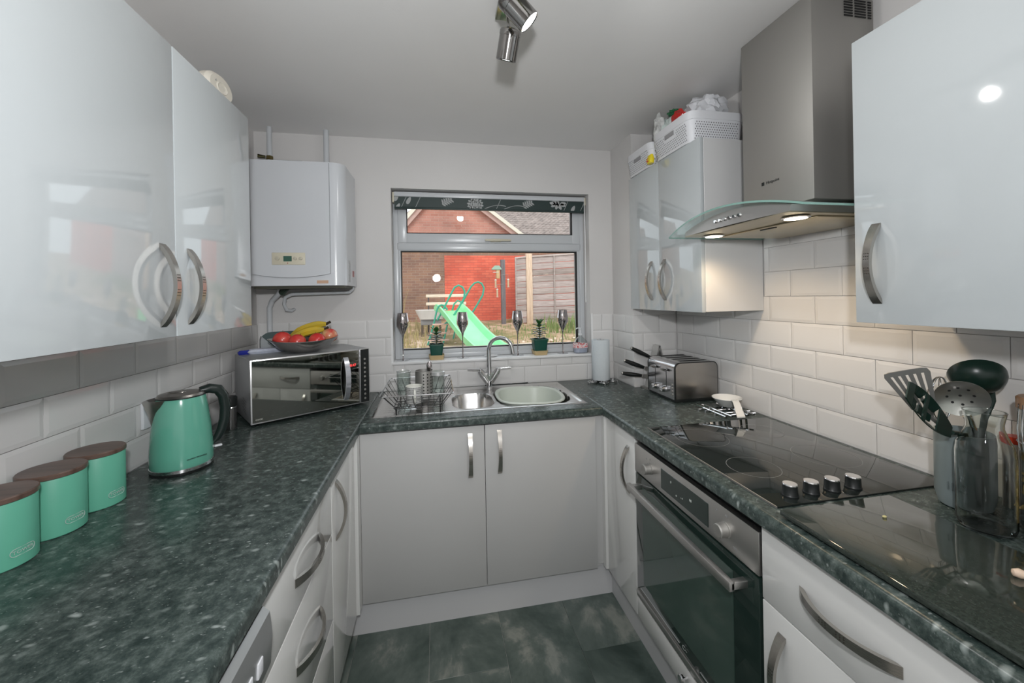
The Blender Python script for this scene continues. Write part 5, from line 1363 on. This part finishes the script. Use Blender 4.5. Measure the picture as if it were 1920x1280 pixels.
# ------------------------------------------------------------------ device on left cabinet
al = thing('smoke_alarm', 'round cream device with printed label on top of the left wall cabinet', 'alarm', (-.655, -.925, LZ1))
mxa = frame_mx((-.655, -.925, LZ1 + .0465), (0, 1, 0), (.96, -.1, 0)) @ Matrix.Diagonal((.92, .63, .9, 1))
obj('housing', lathe(bm_new(), [(.070, -.018), (.072, -.012), (.072, .006), (.060, .018), (0, .020)], n=40, mx=mxa), mat('aged_cream', (.68, .64, .56), .45), al)
inst('lettering', text_mesh('A.B.', .02, mat_=M_print), mxa @ Matrix.Translation((-.02, .02, .0185)), al)
obj('sounder_ring', lathe(bm_new(), [(.030, .0185), (.026, .022), (.022, .0195)], n=30, mx=mxa), mat('aged_cream'), al)

# ------------------------------------------------------------------ ceiling spotlight bar
sb = thing('ceiling_spotlight', 'chrome multi head spotlight bar fixed to the ceiling', 'spotlight', (.26, -1.3, ZC))
obj('bar', B(.228, .285, -1.90, -1.075, ZC - .016, ZC - .0005, bev=.003), mat('bar_chrome', (.38, .40, .28), .1, 1.), sb)
def spot(x, y, z, d, short=0):
    d = Vector(d).normalized(); M = frame_mx((x, y, z), (0, 0, 1) if abs(d.z) < .9 else (1, 0, 0), d)
    hdm = obj('spot_head', lathe(bm_new(), [(.012, -.052 + short), (.031, -.046 + short), (.0335, -.040 + short), (.0335, -.018), (.0325, -.017), (.0325, .048), (.031, .050), (.029, .046)], n=36, mx=M, cap1=False), M_lamp, sb)
    obj('lens', lathe(bm_new(), [(.0315, .047), (0, .0485)], n=30, mx=M, cap0=False), M_lit, hdm)
    obj('swivel', tube(bm_new(), [(x, y, z + .02), (x, y, z + .055), (.257, y - .0, ZC - .014)], .0055, 10), M_lamp, sb)
    tgt = Vector((x, y, z)) + d
    add_light('spot_light', 'SPOT', Vector((x, y, z)) + d * .058, 6.5, (1, .985, .96), tgt, spot_size=2.7, spot_blend=.5, shadow_soft_size=.03)
spot(.262, -1.13, 2.232, (-.10, .42, -.75), short=.012)
spot(.262, -1.262, 2.243, (.62, -.02, -.64))
spot(.262, -1.52, 2.245, (-.55, -.2, -.6))
spot(.262, -1.80, 2.245, (.45, -.3, -.6))

# ------------------------------------------------------------------ baskets on right cabinet
CT = 2.0803
def basket(label, y0, y1, x0=1.078, depth=.278, h=.128):
    b = thing('storage_basket', label, 'basket', (x0 + depth / 2, (y0 + y1) / 2, CT), 'white perforated storage baskets')
    cx, cy, rx, ry = x0 + depth / 2, (y0 + y1) / 2, depth / 2, (y1 - y0) / 2; k = .93
    s = []
    for z, f in ((0, k - .01), (.004, k), (h - .034, .985)): s.append((cx, cy, CT + z, rx * f, ry * f, 7))
    for z, f in ((h - .034, 1.0), (h, 1.0), (h, .985), (h - .034, .965), (.006, k - .02)): s.append((cx, cy, CT + z, rx * f, ry * f, 7))
    obj('shell', loft(bm_new(), s, 64), M_white_pl, b)
    bm = bm_new()
    def hole(side, u, z):
        f = k + (.985 - k) * (z / (h - .034)); e = .0006
        if side == 'f': p, xd, zd = (cx - rx * f - e, cy + u, CT + z), (0, -1, 0), (-1, 0, 0)
        else: p, xd, zd = (cx + u, cy - ry * f - e, CT + z), (1, 0, 0), (0, -1, 0)
        t_ = bmesh.new(); bmesh.ops.create_circle(t_, cap_ends=True, segments=8, radius=.0026); merge(bm, t_, 0, frame_mx(p, xd, zd))
    for r in range(8):
        z = .012 + r * .0098
        n = int((2 * ry * .78) / .0115)
        for i in range(n):
            u = -ry * .78 + i * .0115 + (r % 2) * .00575
            if r >= 5 and abs(u) < .045: continue
            hole('f', u, z)
        n = int((2 * rx * .78) / .0115)
        for i in range(n): hole('s', -rx * .78 + i * .0115 + (r % 2) * .00575, z)
    obj('holes', bm, mat('hole_shadow', (.12, .12, .13), .8), b, kind='stuff')
    fz = h - .050
    ins = obj('handle_slot', B(cx - rx * .985 - .0012, cx - rx * .97, cy - .036, cy + .036, CT + h - .058, CT + h - .038, bev=.0005, seg=1), mat('slot_grey', (.30, .30, .31), .7), b)
    return b
basket('white perforated plastic basket nearer the cooker hood, full of bags', -.862, -.556)
basket('smaller white perforated plastic basket in the far corner on the right cabinet', -.548, -.285, h=.118)
def bag(label, c, r, m, seed, name='plastic_bag', cat='bag'):
    rnd = random.Random(seed); bm = bmesh.new(); bmesh.ops.create_icosphere(bm, subdivisions=4, radius=1)
    from mathutils import noise
    for v in bm.verts:
        n = noise.noise(v.co * 2.3 + Vector((seed, 0, 0))) * .35 + noise.noise(v.co * 6 + Vector((0, seed, 0))) * .14
        v.co = v.co * (1 + n)
        v.co = Vector((c[0] + v.co.x * r[0], c[1] + v.co.y * r[1], max(CT + .012, min(ZC - .004, c[2] + v.co.z * r[2]))))
    return tag(obj(name, bm, m, angle=25), label, cat)
bag('crumpled white carrier bag filling the rear of the near basket', (1.235, -.750, 2.235), (.090, .092, .088), mat('bag_white', (.60, .61, .64), .35, vary=.1, vscale=12), 3)
bag('pale green and white crumpled bag at the far end of the near basket', (1.165, -.620, 2.225), (.05, .048, .075), mat('bag_pale', (.50, .57, .55), .35, vary=.25, vscale=14), 8)
bag('red crisp packet between the white bags in the near basket', (1.128, -.715, 2.222), (.024, .042, .050), mat('bag_red', (.50, .02, .015), .25, vary=.2, vscale=20), 5, 'crisp_packet', 'packet')
bag('thin white printed bag standing at the far corner of the near basket', (1.112, -.580, 2.218), (.026, .030, .092), mat('bag_print', (.52, .53, .52), .4, vary=.4, vscale=45), 6)
bag('dark green wrapper tucked between the bags', (1.15, -.65, 2.295), (.03, .03, .014), mat('bag_green', (.02, .12, .05), .4), 9, 'wrapper', 'packet')
o = obj('noodle_packet', loft(bm_new(), [(0, 0, 0, .010, .018, 4), (0, 0, .02, .014, .021, 4), (0, 0, .042, .006, .018, 4)], 20, mx=Matrix.Translation((1.073, -.560, CT + .0005)) @ Matrix.Rotation(.0, 4, 'X')), mat('packet_yellow', (.75, .60, .02), .3)); tag(o, 'small yellow packet wedged between the two baskets', 'packet')
obj('red_panel', B(1.060, 1.0625, -.562, -.545, CT + .010, CT + .026), mat('packet_red', (.6, .03, .02), .3), o)

# ------------------------------------------------------------------ garden
M_grass = mat('rough_grass', (.22, .20, .08), .95, bump=1., bscale=8, vary=.5, vscale=2.5)
def ground_z(x, y): return .10 + (max(0, y - 1.5)) * .085 + .02 * math.sin(x * 3 + y * 2)
bm = bm_new(); G = []
for i in range(41):
    x = -8 + i * .45; G.append([bm.verts.new((x, .4 + j * .3, ground_z(x, .4 + j * .3) + random.uniform(-.02, .02))) for j in range(40)])
for i in range(40):
    for j in range(39): bm.faces.new((G[i][j], G[i + 1][j], G[i + 1][j + 1], G[i][j + 1]))
def ground_mat():
    m = mat('garden_soil', (.3, .22, .12), .95); nt = m.node_tree; b = nt.nodes['Principled BSDF']
    tc = nt.nodes.new('ShaderNodeTexCoord'); n = nt.nodes.new('ShaderNodeTexNoise'); n.inputs['Scale'].default_value = 1.6; n.inputs['Detail'].default_value = 10; n.inputs['Roughness'].default_value = .75
    nt.links.new(tc.outputs['Object'], n.inputs['Vector'])
    nt.links.new(ramp(nt, n.outputs['Fac'], [(.35, (.13, .14, .05)), (.46, (.26, .19, .09)), (.55, (.42, .28, .19)), (.68, (.62, .48, .38))]), b.inputs['Base Color']); return m
tag(obj('garden_ground', bm, ground_mat()), 'rough garden ground of dry grass and bare soil', 'ground', kind='structure')
def tuft(bm, xs, ys, n, hgt, mi, seed):
    rnd = random.Random(seed)
    for _ in range(n):
        x, y = rnd.uniform(*xs), rnd.uniform(*ys); z = ground_z(x, y) - .02; h = hgt * rnd.uniform(.4, 1); a = rnd.uniform(0, PI); dx, dy = .012 * math.cos(a), .012 * math.sin(a); lx, ly = rnd.uniform(-.1, .1) * h * 2, rnd.uniform(-.1, .1) * h * 2
        v = [bm.verts.new(p) for p in ((x - dx, y - dy, z), (x + dx, y + dy, z), (x + dx * .7 + lx * .4, y + dy * .7 + ly * .4, z + h * .6), (x + lx, y + ly, z + h), (x - dx * .7 + lx * .4, y - dy * .7 + ly * .4, z + h * .6))]
        bm.faces.new(v).material_index = mi
bmg = bm_new()
M_g1 = mat('dry_grass', (.36, .29, .13), .8, vary=.3, vscale=3); M_g2 = mat('green_grass', (.20, .26, .09), .8, vary=.3, vscale=3)
tuft(bmg, (-1.6, -.2), (5.2, 8.2), 260, .34, 0, 1)
tuft(bmg, (-1.3, 1.5), (3.5, 8), 420, .11, 0, 2)
tuft(bmg, (2.6, 4.4), (6.6, 8.1), 320, .42, 1, 3)
tuft(bmg, (1.2, 3.4), (5.0, 8.1), 300, .15, 1, 4)
tuft(bmg, (-1.15, -.85), (7.2, 8.2), 50, 1.5, 0, 5)
tag(obj('wild_grass', bmg, [M_g1, M_g2]), 'dry and green wild grass growing over the garden ground', 'grass', kind='stuff')
# stones and rubble
M_stone = mat('rubble', (.70, .55, .44), .9, vary=.25, vscale=5)
rnd = random.Random(4); sm = []
for k in range(3):
    bm = bmesh.new(); bmesh.ops.create_icosphere(bm, subdivisions=1, radius=.5)
    for v in bm.verts: v.co *= rnd.uniform(.75, 1.15)
    sm.append(finish(bm, 'stone', [M_stone], 10))
for k in range(60):
    x, y = (rnd.uniform(1.5, 3.4), rnd.uniform(3.6, 6.2)) if k < 42 else (rnd.uniform(-.6, .9), rnd.uniform(3.6, 6))
    s = rnd.uniform(.06, .16)
    o = inst('stone', rnd.choice(sm), Matrix.Translation((x, y, ground_z(x, y) + s * .1)) @ Euler((rnd.random() * 3, 0, rnd.random() * 6)).to_matrix().to_4x4() @ Matrix.Diagonal((s, s * .8, s * .5, 1)), None)
    tag(o, 'pale rubble stone lying on the garden ground', 'stone', 'rubble stones on the garden ground')
M_plank = wood_mat('weathered_plank', (.42, .32, .22), (.66, .54, .42), (1, 6, 6), .8)
for (x, y, L, a, lab) in ((.35, 5.6, .9, .3, 'loose pale timber plank on the ground beneath the slide ladder'), (.55, 5.0, .9, -.2, 'second loose timber plank nearer the window under the slide'), (1.75, 5.6, .9, .35, 'loose timber plank at the foot of the slide')):
    tag(obj('timber_plank', B(-L / 2, L / 2, -.06, .06, 0, .03, bev=.003, mx=Matrix.Translation((x, y, ground_z(x, y) + .015)) @ Matrix.Rotation(a, 4, 'Z')), M_plank), lab, 'plank')
# house
HY = 9.4
M_brick1 = brick_mat('brown_brick', (.20, .105, .075), (.27, .15, .095), (.30, .22, .17), bump=.8)
M_brick2 = brick_mat('red_painted_brick', (.62, .10, .055), (.70, .15, .085), (.48, .10, .07), bump=.8)
M_brick3 = brick_mat('salmon_brick', (.36, .15, .11), (.42, .19, .14), (.42, .26, .21), bump=.8)
ho = thing('neighbour_house', 'brick house with a gable and tiled roof beyond the garden', 'house', (1, HY, .5))
k9 = (HY + 2.346) / 11.346
def h9(x, z): return (.0266 + (x - .0266) * k9, 1.436 + (z - 1.436) * k9)
# lower wall
zsplit = h9(0, 2.95)[1]
xa, xb = h9(.256, 0)[0], h9(2.6, 0)[0]
obj('brick_wall', B(-6, xa, HY, HY + .2, .2, zsplit), M_brick1, ho, label='brown brick part of the wall')
obj('painted_wall', B(xa, 7.5, HY - .006, HY + .2, .2, zsplit - .32), M_brick2, ho, label='red painted part of the wall')
obj('upper_wall', B(xa, 7.5, HY, HY + .2, zsplit - .32, zsplit), M_brick1, ho)
# gable
apx = h9(.52, 0)[0]
L1 = h9(-.753, 3.407); L2 = h9(-.34, 3.891); R1_ = h9(2.137, 3.28); R2_ = h9(1.306, 3.899)
sl = (L2[1] - L1[1]) / (L2[0] - L1[0]); sr_ = (R1_[1] - R2_[1]) / (R1_[0] - R2_[0])
xapex = (R2_[1] - L2[1] + sl * L2[0] - sr_ * R2_[0]) / (sl - sr_); zapex = L2[1] + sl * (xapex - L2[0])
xl_ = L1[0] + (zsplit - L1[1]) / sl; xr_ = R1_[0] + (zsplit - R1_[1]) / sr_
obj('gable_wall', prism(bm_new(), [(xl_, zsplit), (xr_, zsplit), (xapex, zapex)], 'Y', HY, HY + .2), M_brick3, ho, label='salmon brick gable')
M_barge = mat('barge_paint', (.62, .58, .56), .6); M_barge2 = mat('barge_pink', (.45, .28, .24), .6)
def barge(x0, z0, x1, z1, w, dy, m, off=0):
    d = Vector((x1 - x0, 0, z1 - z0)).normalized(); n = Vector((-d.z, 0, d.x)); n = n if n.z > 0 else -n
    a = Vector((x0, 0, z0)) + n * off; b = Vector((x1, 0, z1)) + n * off
    return prism(bm_new(), [(a.x, a.z), (b.x, b.z), ((b + n * w).x, (b + n * w).z), ((a + n * w).x, (a + n * w).z)], 'Y', HY - dy, HY + .05)
for (xe, ze) in ((xl_, zsplit), (xr_, zsplit)):
    obj('barge_board', barge(xe, ze, xapex, zapex, .12, .12, M_barge), M_barge2, ho)
    obj('verge', barge(xe, ze, xapex, zapex, .10, .18, M_barge, .12), mat('verge_pale', (.66, .60, .50), .7), ho)
# roof slopes of the main range either side, rows of tiles
M_roof = mat('roof_tile', (.27, .22, .20), .9, vary=.3, vscale=6)
def roof(x0, x1, z0, n_rows, pitch=.62):
    bm = bm_new()
    for r in range(n_rows):
        y0_, z0_ = HY + .02 + r * .17, z0 + r * .17 * pitch
        nn = int((x1 - x0) / .15)
        for c in range(nn):
            x = x0 + c * .15 + (r % 2) * .0
            V = [bm.verts.new(p) for p in ((x, y0_ - .03, z0_ + .045), (x + .05, y0_ - .03, z0_ + .075), (x + .10, y0_ - .03, z0_ + .045), (x + .15, y0_ - .03, z0_ + .045), (x + .15, y0_ + .17, z0_ + .17 * pitch + .03), (x + .10, y0_ + .17, z0_ + .17 * pitch + .03), (x + .05, y0_ + .17, z0_ + .17 * pitch + .06), (x, y0_ + .17, z0_ + .17 * pitch + .03))]
            bm.faces.new((V[0], V[1], V[6], V[7])); bm.faces.new((V[1], V[2], V[5], V[6])); bm.faces.new((V[2], V[3], V[4], V[5]))
            W_ = [bm.verts.new((x + d, y0_ - .03, z0_ - .0)) for d in (0, .15)]
            bm.faces.new((W_[0], W_[1], V[3], V[2], V[1], V[0]))
    return bm
obj('roof_tiles', roof(xr_ - 2.6, 7.5, zsplit - .05, 22), M_roof, ho, kind='stuff')
obj('roof_tiles', roof(-6, xl_ + .6, zsplit - .05, 14), M_roof, ho, kind='stuff')
# fence: each board a part
FY_ = 8.5
def fence(label, x0, x1, y0, y1, zb, ztop0, ztop1, nb, posts, seed):
    f = thing('garden_fence', label, 'fence', ((x0 + x1) / 2, (y0 + y1) / 2, zb), 'horizontal slat fence panels')
    rnd = random.Random(seed); d = Vector((x1 - x0, y1 - y0, 0)); L = d.length; ang = math.atan2(d.y, d.x)
    sl_ = (ztop1 - ztop0) / L
    for i in range(nb):
        z1_ = ztop0 - i * (ztop0 - zb) / nb; hh = (ztop0 - zb) / nb
        shade = rnd.randint(0, 2)
        bm = B(0, L, -.012 - .012 * (i % 2), .006, z1_ - hh * .98, z1_ - .004, bev=.004, seg=1)
        for v in bm.verts: v.co.z += sl_ * v.co.x * (1 - i / nb * .9) + rnd.uniform(-.004, .004)
        obj('board', bm, FM[shade], f).matrix_basis = Matrix.Identity(4)
        o = f.children[-1]; o.data.transform(Matrix.Translation((x0, y0, 0)) @ Matrix.Rotation(ang, 4, 'Z'))
    for px in posts:
        bm = B(px - .02, px + .02, -.045, -.01, zb, ztop0 + sl_ * px + .01, bev=.003); bmesh.ops.transform(bm, matrix=Matrix.Translation((x0, y0, 0)) @ Matrix.Rotation(ang, 4, 'Z'), verts=bm.verts)
        obj('batten', bm, FM[1], f)
    bm = B(0, L, -.04, .01, ztop0, ztop0 + .045, bev=.003)
    for v in bm.verts: v.co.z += sl_ * v.co.x
    bmesh.ops.transform(bm, matrix=Matrix.Translation((x0, y0, 0)) @ Matrix.Rotation(ang, 4, 'Z'), verts=bm.verts)
    obj('capping', bm, FM[2], f)
FM = [wood_mat('fence_wood_a', (.30, .235, .215), (.50, .41, .385), (1, 1, 14), .85), wood_mat('fence_wood_b', (.26, .21, .19), (.44, .36, .33), (1, 1, 14), .85), wood_mat('fence_wood_c', (.36, .29, .26), (.58, .48, .45), (1, 1, 14), .85)]
fence('short slatted fence panel left of the pale timber post', 2.19, 2.50, FY_ + .02, FY_, .70, 2.50, 2.53, 11, [.02], 1)
fence('long slatted fence panel right of the pale timber post', 2.68, 4.35, FY_, FY_ - .35, .62, 2.54, 2.62, 11, [.62, 1.25], 2)
tag(obj('fence_post', B(2.50, 2.675, FY_ - .05, FY_ + .10, .55, 2.645, bev=.01), wood_mat('post_wood', (.50, .34, .24), (.72, .54, .40), (10, 10, 1), .8)), 'pale timber fence post between the two slatted panels', 'post')
dpz = 2.47
tag(obj('wooden_post', B(1.775, 1.895, FY_ - .1, FY_ + .02, .50, dpz, bev=.008), wood_mat('dark_post', (.10, .085, .09), (.20, .17, .17), (10, 10, 1), .85)), 'dark weathered post in front of the red painted wall', 'post')
bf = thing('bird_house', 'small pale bird house fixed to the left of the dark post', 'bird house', (1.66, FY_ - .06, 2.1))
obj('roof', prism(bm_new(), [(1.52, 2.22), (1.60, 2.30), (1.72, 2.30), (1.78, 2.22), (1.78, 2.19), (1.52, 2.19)], 'Y', FY_ - .16, FY_ - .02), mat('bird_green', (.30, .42, .33), .6), bf)
obj('box', B(1.64, 1.73, FY_ - .14, FY_ - .03, 1.95, 2.19, bev=.004), mat('bird_tan', (.55, .36, .18), .7), bf)
obj('perch', B(1.55, 1.70, FY_ - .15, FY_ - .05, 2.11, 2.125), M_barge, bf)
for x, z, lab in ((1.62, 1.92, 'hanging tube bird feeder left of the dark post'), (1.97, 1.93, 'pale hanging bird feeder right of the dark post'), (1.66, 1.66, 'low hanging bird feeder left of the dark post')):
    o = thing('bird_feeder', lab, 'bird feeder', (x, FY_ - .1, z - .25), 'bird feeders around the dark post')
    obj('tube', lathe(bm_new(), [(.022, z - .21), (.025, z - .20), (.025, z - .02)], x, FY_ - .1, 14), mat('feeder_mesh', (.55, .40, .26), .7), o)
    obj('lid', lathe(bm_new(), [(.035, z - .02), (.030, z), (0, z + .012)], x, FY_ - .1, 14), M_barge, o)
    obj('tray', lathe(bm_new(), [(.034, z - .222), (.036, z - .212)], x, FY_ - .1, 14), M_barge, o)
    obj('hanger', tube(bm_new(), [(x, FY_ - .1, z + .01), (x, FY_ - .1, z + .12), (1.835, FY_ - .1, z + .13)], .004, 5), M_steel, o)
# slide
SYc = 6.5
M_gplas = mat('green_plastic', (.26, .72, .34), .28, vary=.05); M_gtube = mat('green_tube', (.03, .30, .20), .35)
sd = thing('garden_slide', 'green plastic garden slide with tube handrails and ladder', 'slide', (.5, SYc, .4))
bm = bm_new(); pr_ = [(.24, 6.50, 1.16), (.32, 6.22, 1.15), (.46, 5.80, 1.00), (.60, 5.40, .81), (.75, 4.95, .63), (.90, 4.35, .50), (1.0, 3.95, .46)]; rows_ = []
N_ = 24
def interp(t):
    f = t * (len(pr_) - 1); i = min(int(f), len(pr_) - 2); u = f - i
    p0, p1, p2, p3 = pr_[max(i - 1, 0)], pr_[i], pr_[i + 1], pr_[min(i + 2, len(pr_) - 1)]
    return tuple(.5 * ((2 * p1[k]) + (-p0[k] + p2[k]) * u + (2 * p0[k] - 5 * p1[k] + 4 * p2[k] - p3[k]) * u * u + (-p0[k] + 3 * p1[k] - 3 * p2[k] + p3[k]) * u ** 3) for k in (0, 1, 2))
# the chute runs to the right and towards the kitchen window
for i in range(N_ + 1):
    t = i / N_; x, y, z = interp(t); hs = 1 if t > .1 else .5 + 5 * t
    sec = [(-.30, .14), (-.28, .155), (-.26, .14), (-.22, .02), (-.18, 0), (.18, 0), (.22, .02), (.26, .14), (.28, .155), (.30, .14), (.28, .0), (.24, -.03), (-.24, -.03), (-.28, .0)]
    rows_.append([bm.verts.new((x + s * .95, y + s * .30, z + h * hs)) for s, h in sec])
for a_, b_ in zip(rows_, rows_[1:]):
    for k in range(14): bm.faces.new((a_[k], a_[(k + 1) % 14], b_[(k + 1) % 14], b_[k]))
bm.faces.new(rows_[0]); bm.faces.new(rows_[-1][::-1])
obj('chute', bm, M_gplas, sd)
def loop(cx, cz, base1, base2, top, w, y):
    pass
ny_, fy_ = -.25, .25
def rail(P_): return tube(bm_new(), P_, .021, 10)
obj('handrail', rail([(.03, 6.0, .98), (.20, 6.0, 1.29), (.34, 6.0, 1.56), (.40, 6.0, 1.66), (.48, 6.0, 1.70), (.56, 6.0, 1.66), (.605, 6.0, 1.57), (.59, 6.0, 1.43), (.46, 6.0, 1.21), (.30, 6.0, .97), (.18, 6.0, .90)]), M_gtube, sd)
obj('handrail', rail([(.49, 6.5, 1.14), (.63, 6.5, 1.42), (.78, 6.5, 1.68), (.86, 6.5, 1.76), (.94, 6.5, 1.785), (1.02, 6.5, 1.75), (1.07, 6.5, 1.65), (1.04, 6.5, 1.49), (.92, 6.5, 1.29), (.80, 6.5, 1.10), (.66, 6.5, .98)]), M_gtube, sd)
obj('ladder_rail', tube(bm_new(), [(-.19, 6.0, .42), (-.10, 6.0, .70), (-.02, 6.0, 1.0), (.02, 6.0, 1.18), (.06, 6.0, 1.27), (.12, 6.0, 1.30), (.18, 6.0, 1.28), (.24, 6.0, 1.19)], .018, 8), M_gtube, sd)
obj('ladder_rail', tube(bm_new(), [(.34, 6.5, 1.10), (.40, 6.5, 1.30), (.48, 6.5, 1.38), (.58, 6.5, 1.33), (.62, 6.5, 1.24)], .018, 8), M_gtube, sd)
obj('leg', tube(bm_new(), [(.26, 6.0, 1.0), (.13, 6.0, .44)], .018, 8), M_gtube, sd)
obj('leg', tube(bm_new(), [(.46, 6.45, 1.0), (.36, 6.45, .48)], .018, 8), M_gtube, sd)
M_step = mat('pink_step', (.66, .42, .36), .7)
for z, s in ((.70, 0), (.55, -.04), (.88, .05)):
    obj('step', B(-.12 + s, .30 + s, 5.98, 6.08, z, z + .028, bev=.006), M_step, sd)
# bench
be = thing('garden_bench', 'slatted wooden bench against the painted wall behind the slide', 'bench', (.25, 7.75, .5))
M_bs = wood_mat('bench_slat', (.62, .50, .38), (.80, .70, .56), (1, 8, 8), .7)
for z, y in ((1.46, 7.82), (1.26, 7.80)): obj('slat', B(-.24, .76, y, y + .03, z, z + .075, bev=.004), M_bs, be)
for k in range(4): obj('slat', B(-.24, .76, 7.38 + k * .1, 7.46 + k * .1, 1.02, 1.05, bev=.004), M_bs, be)
for x in (-.18, .70):
    bm = tube(bm_new(), [(x, 7.86, 1.53), (x, 7.80, 1.02), (x, 7.86, ground_z(x, 7.8))], .02, 6); tube(bm, [(x, 7.80, 1.02), (x, 7.40, 1.00), (x, 7.36, ground_z(x, 7.4))], .02, 6)
    obj('bench_end', bm, mat('cast_iron', (.06, .05, .05), .6), be)
# trough on a stand
tr = thing('water_trough', 'old white trough on a dark stand at the left of the slide', 'trough', (-.3, 7.0, .6))
bm = loft(bm_new(), [(-.10, 7.0, .96, .26, .20, 5), (-.10, 7.0, 1.17, .36, .26, 5), (-.10, 7.0, 1.17, .33, .23, 5), (-.10, 7.0, .99, .24, .18, 5)], 32)
obj('basin', bm, mat('trough_white', (.62, .58, .56), .5, vary=.1), tr)
obj('stand', B(-.34, .12, 6.85, 7.15, .83, .955, bev=.01), mat('stand_grey', (.22, .21, .21), .7), tr)
for x in (-.31, .09):
    for y in (6.88, 7.12): obj('leg', B(x - .02, x + .02, y - .02, y + .02, ground_z(x, y) - .03, .83), mat('stand_dark', (.10, .07, .05), .8), tr)
